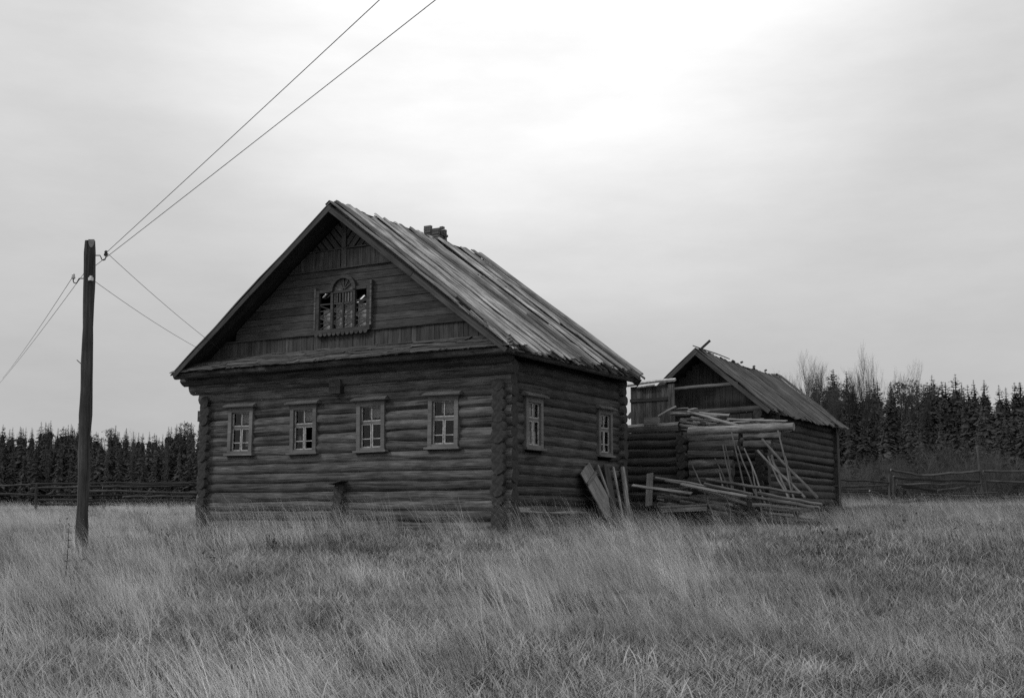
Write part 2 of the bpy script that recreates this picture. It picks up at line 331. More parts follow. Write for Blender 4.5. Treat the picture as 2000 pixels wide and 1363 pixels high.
def win(M, style):
    """a casement in its carved-free casing: local x along the wall, y into the room, z up, origin at mid sill on the wall line"""
    H = WZ1-WZ0; f = -.205; w = WHW
    c = boxes('window', [((-w-.03, f, -.02), (-w+.085, f+.17, H+.02)), ((w-.085, f, -.02), (w+.03, f+.17, H+.02)), ((-w+.087, f+.004, H-.085), (w-.087, f+.17, H+.018)), ((-w+.087, f+.004, -.018), (w-.087, f+.17, .05))], M_TRIM, house, M)
    vs = [(-w-.14, f-.11, H+.05), (w+.14, f-.11, H+.05), (w+.14, f+.10, H+.05), (-w-.14, f+.10, H+.05), (-w-.14, f-.12, H+.085), (w+.14, f-.12, H+.085), (w+.10, f+.07, H+.17), (-w-.10, f+.07, H+.17)]
    mesh('hood', vs, [(0, 3, 2, 1), (4, 5, 6, 7), (0, 1, 5, 4), (1, 2, 6, 5), (2, 3, 7, 6), (3, 0, 4, 7)], M_TRIM, c, M)
    boxes('frieze', [((-w-.06, f-.025, H+.021), (w+.06, f+.05, H+.049))], M_TRIM, c, M)
    boxes('sill', [((-w-.10, f-.06, -.075), (w+.10, f+.15, -.021))], M_TRIM, c, M)
    a = w-.09; y0, y1 = f+.07, f+.11; zt = .69
    boxes('transom', [((-a, y0-.012, zt-.03), (a, y1, zt+.03))], M_TRIM, c, M)
    up = [((-a, y0, zt+.031), (-a+.028, y1, H-.087)), ((a-.028, y0, zt+.031), (a, y1, H-.087)), ((-a+.029, y0, H-.115), (a-.029, y1, H-.087)), ((-a+.029, y0, zt+.031), (a-.029, y1, zt+.056)), ((-.012, y0+.002, zt+.057), (.012, y1-.002, H-.116))]
    boxes('sash', up, M_SASH_GLINT, c, M)
    lo = []
    for s in (-1, 1):
        x0, x1 = (-a, -.012) if s < 0 else (.012, a)
        lo += [((x0, y0, .052), (x0+.028, y1, zt-.032)), ((x1-.028, y0, .052), (x1, y1, zt-.032)), ((x0+.029, y0, zt-.058), (x1-.029, y1, zt-.032)), ((x0+.029, y0, .052), (x1-.029, y1, .082))]
        if style != 'half': lo.append(((x0+.029, y0+.004, .265), (x1-.029, y1-.004, .287)))
    boxes('sash', lo, M_SASH_GLINT, c, M)
    yg = f+.09
    for x0, x1, z0, z1 in ((-a+.03, -.014, zt+.058, H-.117), (.014, a-.03, zt+.058, H-.117), (-a+.03, -.042, .084, zt-.06), (.042, a-.03, .084, zt-.06)):
        if style == 'broken' and x0 > 0 and z0 < .2: continue
        mesh('pane', [(x0, yg, z0), (x1, yg, z0), (x1, yg, z1), (x0, yg, z1)], [(0, 1, 2, 3)], M_GLASS, c, M)
    yc = f+.2
    if style in ('lace', 'wide', 'broken'):
        wavy('curtain', -.16, a, H-.1, zt+.14, M_LACE, c, M @ Matrix.Translation((0, yc, 0)), scal=.012)
    if style == 'wide':
        boxes('inner_board', [((.06, yc-.02, .17), (.24, yc+.01, zt-.05)), ((.255, yc, .1), (a, yc+.02, zt-.05)), ((-.14, yc, .2), (-.05, yc+.015, zt-.05))], M_PAPER, c, M)
    if style == 'broken':
        boxes('inner_board', [((-.15, yc, .12), (-.075, yc+.02, zt-.06))], M_PLANK, c, M)
        boxes('rag', [((-a+.03, yc, .27), (-.2, yc+.01, .42)), ((.2, yc, .28), (a, yc+.01, .38))], M_PAPER, c, M)
    if style == 'half':
        wavy('curtain', -a+.02, a-.02, .40, .075, M_LACE, c, M @ Matrix.Translation((0, yc-.05, 0)), amp=.008, scal=.0)
        wavy('curtain', -a, a, zt+.3, zt+.12, M_LACE, c, M @ Matrix.Translation((0, yc, 0)), scal=.012)
    if style == 'clutter':
        boxes('inner_board', [((-.28, yc, .1), (-.17, yc+.02, .64)), ((-.12, yc+.03, .1), (.26, yc+.05, .40))], M_PAPER, c, M)
        boxes('jar', [((-.2, yc-.06, .09), (-.12, yc+.0, .22)), ((.05, yc-.06, .09), (.13, yc, .24)), ((.18, yc-.06, .09), (.25, yc, .2))], M_LACE, c, M)
    return c
for x, s, tl in zip(FW, ('wide', 'broken', 'lace', 'lace'), (.012, -.008, -.014, .01)): win(Matrix.Translation((x, 0, WZ0+tl)) @ Matrix.Rotation(tl, 4, 'Y'), s)
for y, s in zip(SWY, ('half', 'clutter')): win(Matrix.Translation((W, y, WZ0)) @ Matrix.Rotation(math.pi/2, 4, 'Z'), s)

# gable
def roofz(x): return ZR-PITCHZ*abs(x-HX)
GY = -.17; S2 = PITCHZ
def under(poly, m=.16):
    poly = clip(poly, S2, 1, ZR-m+S2*HX); return clip(poly, -S2, 1, ZR-m-S2*HX)
ZB0, ZB1, ZU0, ZU1 = 4.72, 5.2, 6.92, 7.43
x = -.1
while x < W+.1:
    w = rnd.uniform(.11, .17)
    board2d('gable_board', under([(x+.004, ZB0+rnd.uniform(-.04, .02)), (x+w-.004, ZB0+rnd.uniform(-.04, .02)), (x+w-.004, ZB1), (x+.004, ZB1)]), GY+rnd.uniform(-.01, .008), .025, (0, 1), M_GABLE, house); x += w
z = ZB1+.01
AW0, AW1, AZ0, AZ1 = 3.96, 5.52, 5.36, 6.34
while z < ZU0-.02:
    h = min(rnd.uniform(.17, .22), ZU0-.005-z)
    spans = [(1, W-1)] if z > AZ1 or z+h < AZ0 else [(1, AW0), (AW1, W-1)]
    for a, b in spans:
        board2d('gable_board', under([(a, z+.006), (b, z+.006), (b, z+h-.006), (a, z+h-.006)]), GY+.03+rnd.uniform(-.012, .012), .035, (1, 0), M_GABLE, house)
    z += h
x = 2.2
while x < W-2.2:
    w = rnd.uniform(.11, .16)
    if abs(x+w/2-HX) > .09: board2d('gable_board', under([(x+.004, ZU0+.0), (x+w-.006, ZU0+rnd.uniform(0, .02)), (x+w-.006, ZU1-.02), (x+.004, ZU1-.02)]), GY-.01+rnd.uniform(-.008, .008), .025, (0, 1), M_GABLE, house)
    x += w
for s in (-1, 1):                                                                    # herringbone boards in the peak
    c0 = -1.6
    while c0 < 1.7:
        d = Vector((s*.66, .75)).normalized(); nn = Vector((-d.y, d.x))
        base = Vector((HX, ZU1+.03))+nn*(c0*s); hw = .07
        p = [tuple(base-d*3+nn*hw), tuple(base+d*3+nn*hw), tuple(base+d*3-nn*hw), tuple(base-d*3-nn*hw)]
        p = clip(p, 0, -1, -(ZU1+.035)); p = clip(p, -s, 0, -s*(HX+s*.03)) if len(p) > 2 else p
        board2d('gable_board', under(p, .2) if len(p) > 2 else [], GY-.005+rnd.uniform(-.008, .008), .025, (d.x, d.y), M_GABLE, house); c0 += .18
board2d('gable_board', under([(HX-.07, ZU1+.03), (HX+.07, ZU1+.03), (HX+.07, 8.4), (HX-.07, 8.4)]), GY-.04, .03, (0, 1), M_GABLE, house)
board2d('gable_board', [(HX-.08, ZU0), (HX+.08, ZU0), (HX+.08, ZU1), (HX-.08, ZU1)], GY-.03, .03, (0, 1), M_GABLE, house)
for zt, pr in ((ZB1, .07), (ZU0-.01, .06), (ZU1, .06)):
    hw = (ZR-.2-zt)/S2; x = HX-hw
    while x < HX+hw-.2:
        x2 = min(HX+hw, x+rnd.uniform(1.6, 2.6)); y = GY-.01-pr/2
        if not (zt == ZB1 and x < AW1 and x2 > AW0): plank('gable_trim', (x, y, zt+.012), (x2-.01, y, zt+.012), pr, .03, (0, -.25, 1), M_GABLE, house, rag=.02)
        else:
            for a, b in ((x, 3.8), (5.66, x2)):
                if b-a > .1: plank('gable_trim', (a, y, zt+.012), (b, y, zt+.012), pr, .03, (0, -.25, 1), M_GABLE, house)
        x = x2
# attic window: three lights, an arched head, broken lattice
def attic():
    cx = 4.74; y0 = GY-.09; c = boxes('attic_window', [((3.86, y0, 5.3), (3.96, y0+.12, 6.36)), ((5.52, y0, 5.3), (5.62, y0+.12, 6.36)), ((3.97, y0+.003, 6.29), (4.40, y0+.12, 6.37)), ((5.08, y0+.003, 6.29), (5.51, y0+.12, 6.37)), ((3.82, y0-.05, 5.2), (5.66, y0+.12, 5.298))], M_GABLE, house)
    boxes('carved_strip', [((3.80, y0-.01, 5.32), (3.853, y0+.09, 6.45)), ((5.627, y0-.01, 5.32), (5.68, y0+.09, 6.5))], M_LOG, c)
    boxes('mullion', [((4.34, y0+.01, 5.3), (4.42, y0+.1, 6.28)), ((5.06, y0+.01, 5.3), (5.14, y0+.1, 6.28)), ((4.71, y0+.02, 5.3), (4.765, y0+.09, 6.28)), ((4.425, y0+.012, 6.25), (5.055, y0+.1, 6.31))], M_GABLE, c)
    n = 14; vs, fs = [], []
    for i in range(n+1):
        a = math.pi*i/n
        for r, y in ((.33, y0-.02), (.43, y0-.02), (.43, y0+.11), (.33, y0+.11)): vs.append((cx+r*math.cos(a), y, 6.315+r*.95*math.sin(a)))
    for i in range(n):
        for j in range(4): fs.append((i*4+j, i*4+4+j, i*4+4+(j+1) % 4, i*4+(j+1) % 4))
    mesh('arch', vs, fs, M_GABLE, c)
    vs = [(cx, y0+.07, 6.32)]+[(cx+.325*math.cos(math.pi*i/n), y0+.07, 6.32+.31*math.sin(math.pi*i/n)) for i in range(n+1)]
    mesh('fanlight', vs, [(0, i+1, i+2) for i in range(n)], M_TRIM, c)
    for a in (35, 62, 90, 118, 145):
        a = math.radians(a); plank('ray', (cx+.03*math.cos(a), y0+.045, 6.33+.03*math.sin(a)), (cx+.33*math.cos(a), y0+.045, 6.32+.31*math.sin(a)), .022, .03, (0, -1, 0), M_GABLE, c, seg=1, wob=0)
    for x in (4.47, 4.54, 4.63, 4.82, 4.91, 5.0): boxes('baluster', [((x-.024, y0+.03, 6.0), (x+.024, y0+.06, 6.25))], M_TRIM if x > 4.7 else M_GABLE, c)
    boxes('lattice_rail', [((3.965, y0+.03, 5.97), (4.335, y0+.06, 6.0)), ((4.425, y0+.03, 5.96), (5.055, y0+.06, 5.99)), ((5.145, y0+.03, 5.99), (5.515, y0+.06, 6.02))], M_GABLE, c)
    for a, b in ((3.97, 4.335), (4.425, 4.705), (4.77, 5.055), (5.145, 5.515)):
        for k in range(4):
            z = 5.33+k*.165; u, v = (z, z+.13) if (k+int(a*10)) % 2 else (z+.13, z)
            plank('lattice', (a, y0+.045, u), (b, y0+.045, v), .028, .02, (0, -1, 0), M_GABLE, c, seg=1, wob=0)
            plank('lattice', (a, y0+.047, z+.15), (b, y0+.047, z+.15), .02, .015, (0, -1, 0), M_GABLE, c, seg=1, wob=0)
    boxes('lining', [((4.0, y0+.16, 5.3), (4.34, y0+.17, 5.86)), ((4.42, y0+.15, 5.3), (5.06, y0+.16, 6.0)), ((5.14, y0+.16, 5.3), (5.46, y0+.17, 5.93))], M_PAPER, c)
    for k in range(12):
        x = 3.93+k*.146; r = .066; vs = [(x, y0-.055, 5.2)]+[(x+r*math.cos(math.pi+math.pi*i/8), y0-.055, 5.2+r*1.3*math.sin(math.pi+math.pi*i/8)) for i in range(9)]
        vs += [(a, y0-.03, d) for a, b_, d in vs]; n = 10
        mesh('scallop', vs, [tuple(range(n)), tuple(range(2*n-1, n-1, -1))]+[(i, n+i, n+(i+1) % n, (i+1) % n) for i in range(n)], M_GABLE, c)
attic()
# rear gable, some of its boards gone
x = .0
while x < W:
    w = rnd.uniform(.2, .3); p = under([(x, 4.3), (x+w-.01, 4.3), (x+w-.01, 8.5), (x, 8.5)], .1)
    if len(p) > 2: board2d('rear_board', p, L+.1, .03, (0, 1), M_GABLE, house, 1)
    x += w
# narrow skirt of shingles across the foot of the gable
for row in range(7):
    u = row/6; y = YF+(GY-YF-.03)*u; z = 4.43+.36*u; x = -OE+.02+row*.07
    while x < W+OE-row*.07:
        l_ = rnd.uniform(.45, 1.5); x2 = min(x+l_, W+OE-row*.07); j = rnd.uniform(-.03, .03)
        plank('eave_shingle', (x-.06, y+j, z+rnd.uniform(-.012, .02)), (x2, y+j+rnd.uniform(-.03, .03), z+rnd.uniform(-.02, .02)), rnd.uniform(.11, .17), rnd.uniform(.012, .028), (rnd.uniform(-.03, .03), -.5, 1), M_EAVE, house, seg=5, wob=.01, ew=.02, rag=.05); x = x2
for i in range(60):
    x = rnd.uniform(-OE, W+OE); plank('eave_shingle', (x, YF+.10, 4.46), (x+rnd.uniform(-.05, .05), YF-rnd.uniform(.0, .07), 4.40+rnd.uniform(-.02, .02)), rnd.uniform(.05, .14), .014, (rnd.uniform(-.1, .1), -.5, 1), M_EAVE, house, seg=1, wob=0, rag=.02)
tube('eave_beam', (-OE-.02, YF+.14, 4.32), (W+OE, YF+.14, 4.33), .10, .10, M_LOG, house, seg=9, end=M_END)
boxes('eave_soffit', [((-OE+.03, YF+.25, 4.30), (W+OE-.03, -.12, 4.34))], M_GABLE, house)
# roof
def rp(side, s, y, h=0.0): return Vector((HX+side*(s*math.cos(SA)+h*math.sin(SA)), y, ZR-s*math.sin(SA)+h*math.cos(SA)))
SL = (HX+OE)/math.cos(SA)
def holes(side, y, w, a, b):
    """two places on the far slope where boards have rotted away"""
    for hy, s0, s1 in ((1.82, 2.62, 2.98), (3.2, 2.5, 2.85)):
        if side < 0 and y+w > hy-.04 and y < hy+.04: return [(a, s0), (s1, b)]
    return [(a, b)]
for side in (-1, 1):
    up = (side*math.sin(SA), 0, math.cos(SA)); y = YF
    while y < YB:                                                                   # under layer of boards
        w = rnd.uniform(.2, .28); e = SL-.12+rnd.uniform(-.05, .05)
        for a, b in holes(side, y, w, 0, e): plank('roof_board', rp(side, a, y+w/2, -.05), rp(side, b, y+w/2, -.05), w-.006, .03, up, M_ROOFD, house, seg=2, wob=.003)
        y += w
    y = YF-.03
    while y < YB:
        w = rnd.uniform(.15, .25); yc = y+w/2; tilt = rnd.uniform(-.22, .22); u = Vector(up)+Vector((0, tilt, 0))
        s0 = rnd.choice((0, 0, 0, -.05, -.12, .03)) if side > 0 else 0.0; s1 = SL+(rnd.choice((0, 0, 0, -.12, .06))+rnd.uniform(-.10, .12) if side > 0 else rnd.uniform(-.08, .03)); h = rnd.choice((.03, .05, .07, .10, .13))+rnd.uniform(-.01, .02); sk = rnd.uniform(-.02, .02)
        if side > 0 and rnd.random() < .12: s0 -= rnd.uniform(.08, .2)
        cuts = [(s0, s1)]
        if side > 0 and y < YF+.28: cuts = [(s0, SL*.72-(y-YF)*1.2)]
        elif rnd.random() < .3:
            m = rnd.uniform(.3, .75)*SL; cuts = [(s0, m), (m+rnd.uniform(-.1, .18), s1)]
        if holes(side, y, w, 0, SL) != [(0, SL)]: cuts = holes(side, y, w, s0, s1)
        for k, (a, b) in enumerate(cuts):
            hh = h+k*.03
            slab('roof_plank', rp(side, a, yc, hh), rp(side, b, yc+sk, hh-.01), w*rnd.uniform(.66, .95), rnd.uniform(.03, .05), u, M_ROOF, house, seg=7, ew=.02, wob=.014)
        y += w*rnd.choice((1.0, 1.08, 1.16, 1.26, 1.4))
    for k in range(2):                                                              # barge boards
        a, b = (0.02, SL*.5) if k == 0 else (SL*.5+.01, SL-.03)
        plank('barge_board', rp(side, a, YF-.035, -.12), rp(side, b, YF-.035+k*.0, -.12), .12, .03, (0, -1, 0), M_BARGE, house, seg=3, wob=.004, ew=.006)
        plank('barge_board', rp(side, a, YB+.02, -.16), rp(side, b, YB+.02, -.16), .22, .03, (0, 1, 0), M_GABLE, house, seg=2)
    p = rp(side, SL-.16, 0, -.15); tube('eave_beam', (p.x, YF+.05, p.z), (p.x, YB-.02, p.z), .085, .085, M_LOG, house, n=8, seg=6, end=M_END)
    x0, x1 = (-.13, -OE+.12) if side < 0 else (W+.13, W+OE-.12)
    boxes('eave_soffit', [((min(x0, x1), -.1, 4.33), (max(x0, x1), YB-.03, 4.36))], M_GABLE, house)
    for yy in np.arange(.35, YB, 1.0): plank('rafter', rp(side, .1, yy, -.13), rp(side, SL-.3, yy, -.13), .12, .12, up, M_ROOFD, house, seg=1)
for i in range(30):                                                                 # thin old laths laid bare at the lower front corner
    a = SL*rnd.uniform(.70, .93); y = YF-.02+rnd.uniform(0, .36)*min(1, (a-SL*.68)*1.2); ln = rnd.uniform(.5, 1.0)
    plank('roof_lath', rp(1, a, y, .0+.002*i), rp(1, min(a+ln, SL+rnd.uniform(-.03, .06)), y+rnd.uniform(-.04, .05), .0), rnd.uniform(.03, .07), .012, (math.sin(SA), rnd.uniform(-.2, .1), math.cos(SA)), M_ROOF, house, seg=2, wob=.006, rag=.03)
for i in range(45):                                                                 # ragged lath ends under the plank ends along the eave
    y = rnd.uniform(YF, YB-.1); plank('roof_lath', rp(1, SL-.5, y, -.02), rp(1, SL+rnd.uniform(-.08, .05), y+rnd.uniform(-.04, .04), -.025+rnd.uniform(-.02, .01)), rnd.uniform(.05, .1), .014, (math.sin(SA), rnd.uniform(-.2, .2), math.cos(SA)), M_EAVE, house, seg=1, rag=.03)
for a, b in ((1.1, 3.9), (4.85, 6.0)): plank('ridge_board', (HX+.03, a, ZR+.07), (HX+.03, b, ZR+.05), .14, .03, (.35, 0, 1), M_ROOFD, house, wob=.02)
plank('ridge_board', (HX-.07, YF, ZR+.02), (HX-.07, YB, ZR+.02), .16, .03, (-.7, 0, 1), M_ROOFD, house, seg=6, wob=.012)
# chimney of loose bricks
CX, CY = HX-.12, 4.28
chim = boxes('chimney', [((CX-.2, CY-.2, 7.6), (CX+.2, CY+.2, 8.72))], M_MORTAR, house)
for k in range(9):
    z = 8.36+k*.075
    for i in range(2):
        for (dx, dy, sx, sy) in (((i-.5)*.25, -.19, .24, .115), ((i-.5)*.25, .19, .24, .115), (-.19, (i-.5)*.12, .115, .12), (.19, (i-.5)*.12, .115, .12)):
            if (k == 7 and rnd.random() < .2) or (k == 8 and (abs(dx) < .13 and i or rnd.random() < .35)): continue
            o = .035 if k in (5, 6) else 0
            box('brick', (CX+dx*(1+o*3)+rnd.uniform(-.02, .02), CY+dy*(1+o*3)+rnd.uniform(-.02, .02), z), (sx-.006, sy-.006, .066), M_BRICK, chim, rnd.uniform(-.08, .08))

# ------------------------------------------------------------------ boards leaning on the side wall
def ext(b, t, z=.05):
    b = Vector(b); t = Vector(t); k = (b.z-z)/(t.z-b.z); return b-(t-b)*k
def panel():
    b, t = Vector((10.28, 4.72, .12)), Vector((9.68, 3.9, 1.74)); d = (t-b).normalized(); side = Vector((0, 1, 0)); side = (side-d*side.dot(d)).normalized(); nrm = side.cross(d); nrm = nrm if nrm.x > 0 else -nrm
    e = empty('plank_door', b); tag(e, 'wide pale plank door with two cross battens leaning on the house side wall', 'door')
    for k in (-1, 0, 1): plank('board', b+side*.275*k-d*.1, t+side*.275*k+d*rnd.uniform(-.03, .03), .268, .03, nrm, M_PLANK, e, seg=3)
    for u in (.24, .82): q = b+(t-b)*u+nrm*.035; plank('batten', q-side*.43, q+side*.43, .08, .035, nrm, M_PLANK, e, seg=2)
panel()
lean = [((10.21, 4.79, .43), (9.66, 4.76, 1.84), .10, 'narrow dark plank leaning just right of the pale plank door'),
        ((10.21, 4.65, .46), (9.66, 5.3, 1.81), .30, 'broad dark plank leaning on the side wall between thinner planks'),
        ((10.24, 5.05, .48), (9.66, 5.75, 1.82), .09, 'thin pale strip leaning beside the broad dark plank'),
        ((10.21, 5.52, .48), (9.66, 6.36, 1.81), .16, 'pale rounded slab leaning at the house rear corner')]
for b, t, w, lb in lean:
    if w == .16: o = tube('leaning_slab', ext(b, t), t, .085, .075, M_PLANK, n=8, seg=4)
    else: o = plank('leaning_plank', ext(b, t), t, w, .03, (1, 0, .4), M_PLANK if w < .2 else M_SHED)
    tag(o, lb, 'plank')

# ------------------------------------------------------------------ roofless log annex behind the house
annex = empty('log_annex', (11, 9.5, 0)); tag(annex, 'roofless log annex between house and barn with a bleached top log', 'shed')
PY = 9.5
for i in range(12):
    z = .16+.265*i
    if i < 11:
        e = 12.05-max(0, (10-i))*.06+rnd.uniform(-.06, .06) if i > 3 else 12.0
        jlog((10.5-rnd.uniform(0, .08), PY, z), (e, PY, z), .14, M_LOG, annex)
    if i in (9, 10): jlog((12.2, PY, z), (13.35-(10-i)*.3, PY, z), .13, M_LOG, annex)
    jlog((8.35, PY+.12, z+.1), (10.12+rnd.uniform(-.05, .08), PY+.12, z+.1), .14, M_PALE if i == 11 else M_SHED, annex)  # left wall darker than the right: house shade painted into its wood
    if i < 11: jlog((10.32, PY-.32-rnd.uniform(0, .08), z-.05), (10.32, 12.0, z-.05), .145, M_SHED, annex)
tube('log', (10.48, PY, .16+.265*10.75), (13.72, PY-.03, .16+.265*10.82), .155, .12, M_PALE, annex, seg=9, wob=.02, rv=.08, end=M_PALE)
box('block', (9.22, PY+.1, 3.37), (.46, .24, .24), M_PLANK, None, .05); tag(bpy.data.objects['block'], 'small pale wooden block sitting on the left log wall top', 'block')
plank('torn_board', (9.45, 8.7, .75), (9.25, 9.3, 1.75), .22, .03, (0, -1, .3), M_PLANK); tag(bpy.data.objects['torn_board'], 'short pale torn board propped on the dark log wall beyond the side wall', 'board')
# upright plank door panel behind
gate = empty('plank_gate', (8.85, 10.4, 0)); tag(gate, 'tall grey plank gate standing upright between house corner and barn', 'gate')
x = 8.15
while x < 9.45:
    w = rnd.uniform(.16, .22); plank('board', (x+w/2, 10.4, .2), (x+w/2, 10.4, 4.58+rnd.uniform(-.02, .02)), w-.006, .03, (0, -1, 0), M_LOG, gate); x += w
for z in (4.12, 3.3): plank('batten', (8.14, 10.36, z), (9.5, 10.36, z+.02), .10, .04, (0, -1, 0), M_SHED, gate)
plank('post', (9.58, 10.36, .2), (9.58, 10.36, 4.6), .16, .12, (0, -1, 0), M_LOG, gate)
plank('top_rail', (8.1, 10.3, 4.63), (9.75, 10.26, 4.72), .12, .07, (0, -.5, 1), M_SASH_GLINT, gate, wob=.012)  # white colour stands in for sky reflected on the wet rail
plank('top_rail', (8.45, 10.25, 4.54), (9.05, 10.25, 4.58), .07, .03, (0, -.5, 1), M_SASH_GLINT, gate)  # reflected sky painted white here too

# planks heaped on the annex walls
heap = [((9.38, 9.70, 3.54), (9.90, 9.90, 3.82)), ((9.56, 9.90, 3.73), (10.32, 9.90, 3.76)), ((9.80, 9.80, 3.63), (11.26, 9.80, 3.47)), ((10.36, 9.70, 3.64), (11.97, 9.60, 3.15)),
        ((10.44, 9.60, 3.68), (10.57, 9.90, 3.73)), ((10.10, 9.60, 3.57), (10.38, 9.60, 3.56)), ((10.14, 9.70, 3.42), (10.89, 9.70, 3.39)), ((10.15, 9.60, 3.35), (10.38, 9.60, 3.34)),
        ((10.59, 9.60, 3.30), (10.81, 9.60, 3.27)), ((10.97, 9.60, 3.22), (11.33, 9.60, 3.24)), ((10.97, 9.70, 3.18), (12.41, 9.70, 3.16)), ((10.62, 10.00, 3.61), (11.53, 10.20, 3.50)),
        ((11.19, 10.00, 3.30), (12.19, 10.40, 3.38)), ((11.65, 9.60, 3.13), (12.54, 9.80, 3.17)), ((9.68, 10.00, 3.58), (10.20, 10.20, 3.62)), ((10.28, 10.20, 3.49), (11.51, 10.00, 3.26)),
        ((11.83, 10.00, 3.15), (13.01, 10.30, 3.16)), ((10.88, 10.40, 3.48), (11.46, 10.40, 3.55)), ((10.14, 9.60, 3.24), (10.76, 9.60, 3.12))]
for k in range(34):
    x = rnd.uniform(9.7, 11.9); y = rnd.uniform(10, 11.3); z = 3.12+rnd.random()*.28; heap.append(((x, y, z), (x+rnd.uniform(.8, 1.8), y+rnd.uniform(-.4, .4), z+rnd.uniform(-.2, .05)-.05)))
for k, (a, b) in enumerate(heap):
    lb = {0: 'plank tilted up highest at the left end of the heap', 3: 'long plank sloping down to the right across the front of the heap', 10: 'long plank lying along the left half of the bleached top log', 2: 'long pale plank on the crown of the heap behind the small block'}.get(k, 'loose grey plank in the jumbled heap lying on top of the roofless log annex')
    o = plank('heaped_plank', a, b, rnd.uniform(.08, .16), .03, (rnd.uniform(-.2, .2), -.35, 1), M_PALE if k % 3 == 0 else M_PLANK, seg=3, wob=.012, rag=.03)
    tag(o, lb, 'plank', 'planks heaped on the log annex')
# poles leaning on its front
poles = [((12.28, 8.50, 0.57), (11.38, 9.30, 2.16)), ((12.17, 8.50, 1.15), (11.71, 9.30, 2.56)), ((12.14, 8.50, 1.23), (11.61, 9.30, 2.53)), ((12.76, 8.50, 1.29), (12.06, 9.30, 2.49)), ((12.98, 8.50, 1.15), (12.28, 9.30, 2.44)),
         ((12.48, 8.50, 1.30), (11.88, 9.30, 2.91)), ((13.72, 8.50, 1.21), (13.06, 9.30, 2.22)), ((14.15, 8.50, 1.06), (12.68, 9.30, 2.35)), ((14.38, 8.50, 1.20), (12.81, 9.30, 2.68)), ((13.61, 8.50, 1.28), (12.98, 9.30, 2.20)),
         ((13.87, 8.50, 1.14), (13.31, 9.30, 2.93)), ((13.94, 8.50, 1.07), (13.50, 9.30, 2.15)), ((11.91, 8.50, 1.08), (11.45, 9.30, 1.78)), ((11.18, 8.50, 1.38), (10.63, 9.30, 2.02)), ((12.87, 8.50, 1.15), (12.45, 9.30, 1.98))]
for k, (b, t) in enumerate(poles):
    pale = k in (7, 8, 6); q = ext(b, t, .95 if pale else .3)
    o = tube('leaning_pole', q, t, .04 if pale else .028, .035 if pale else .022, M_PLANK if pale else M_POLEW, n=6, seg=5, wob=.035, end=M_CUT)
    lb = {8: 'longest thick pole slanting steeply from the bleached log down to the right', 7: 'thick pole slanting parallel below the longest slanting one', 6: 'short thick pole leaning upright, crossed by two slanting poles', 10: 'tall thin upright pole touching the right end of the bleached top log', 5: 'tallest thin pole leaning at the doorway gap of the log annex', 13: 'short thick pole leaning at the left corner of the log annex'}.get(k, 'thin grey pole among those leaning on the middle of the roofless log annex')
    tag(o, lb, 'pole', 'poles leaning on the log annex')
lying = [((9.85, 8.30, 1.58), (12.88, 8.10, 1.07)), ((10.21, 8.20, 1.50), (11.29, 8.20, 1.32)), ((11.45, 8.30, 1.50), (14.35, 7.90, 1.07)), ((11.48, 8.00, 1.37), (12.86, 8.00, 1.07)), ((9.23, 8.00, 1.35), (11.16, 7.80, 1.11)),
         ((13.06, 8.00, 1.11), (14.96, 7.60, .77)), ((12.83, 7.80, 1.02), (14.91, 7.50, .68)), ((11.32, 8.00, 1.21), (12.86, 7.90, .78)), ((13.01, 7.70, .78), (14.77, 7.50, .62)), ((10.13, 8.40, 1.24), (10.93, 8.40, 1.28)),
         ((10.81, 7.90, 1.38), (12.98, 7.80, .96)), ((13.48, 7.60, .92), (14.80, 7.40, .70)), ((10.32, 8.30, 1.05), (12.16, 8.00, .78))]
for k in range(36):
    x = rnd.uniform(9.7, 12.8); y = rnd.uniform(8, 8.9); z = 1.0-(x-10)*.14+rnd.uniform(-.45, .1); lying.append(((x, y, z), (x+rnd.uniform(1.2, 2.4), y+rnd.uniform(-.4, .2), z-rnd.uniform(.15, .5))))
for k, (a, b) in enumerate(lying):
    if k % 3 == 1: o = plank('lying_plank', a, b, .13, .035, (0, -.5, 1), M_PLANK, seg=4, wob=.015, rag=.03)
    else: o = tube('lying_pole', a, b, .05, .04, M_POLEW if k % 4 or k > 13 else M_PALE, n=7, seg=6, wob=.018, end=M_CUT)
    pl = k % 3 == 1
    lb = {0: 'uppermost long pole crossing the left half of the sloping pile', 2: 'uppermost long pole crossing the right half of the sloping pile', 4: 'lone long plank at the far left of the sloping pile, by the torn board', 5: 'pole whose end is highest at the right tip of the sloping pile', 8: 'pole lying lowest at the right tip of the sloping pile'}.get(k, 'weathered plank deep in the sloping pile in front of the log annex' if pl else 'long grey pole deep in the sloping pile in front of the log annex')
    tag(o, lb, 'plank' if pl else 'pole', 'planks in the sloping pile' if pl else 'poles in the sloping pile')
trestle = empty('pole_trestle', (12.85, 8.0, 0)); tag(trestle, 'dark block trestle holding up the middle of the sloping pole pile', 'trestle')
for z in (.35, .6, .83): tube('block', (12.7, 8.5, z), (12.95, 7.75, z), .13, .13, M_SHED, trestle, n=8, seg=2, end=M_END)
for x in (12.6, 13.05): plank('leg', (x, 8.1, .1), (x, 8.1, .98), .12, .12, (0, -1, 0), M_SHED, trestle)
for k, (x, z) in enumerate(((10.3, .1), (11.4, .1), (13.9, .1), (10.9, .32), (12.3, .35))):
    o = tube('old_log', (x-.9, 8.1+.15*k, z+.15), (x+.8, 8.0+.1*k, z+.1), .14, .12, M_SHED, n=8, seg=4, end=M_END); tag(o, 'dark rotting log lying under the sloping pole pile', 'log', 'logs under the sloping pile')
plat = empty('board_platform', (10.7, 8.1, .6)); tag(plat, 'low pale board platform lying in the grass before the pole pile', 'platform')
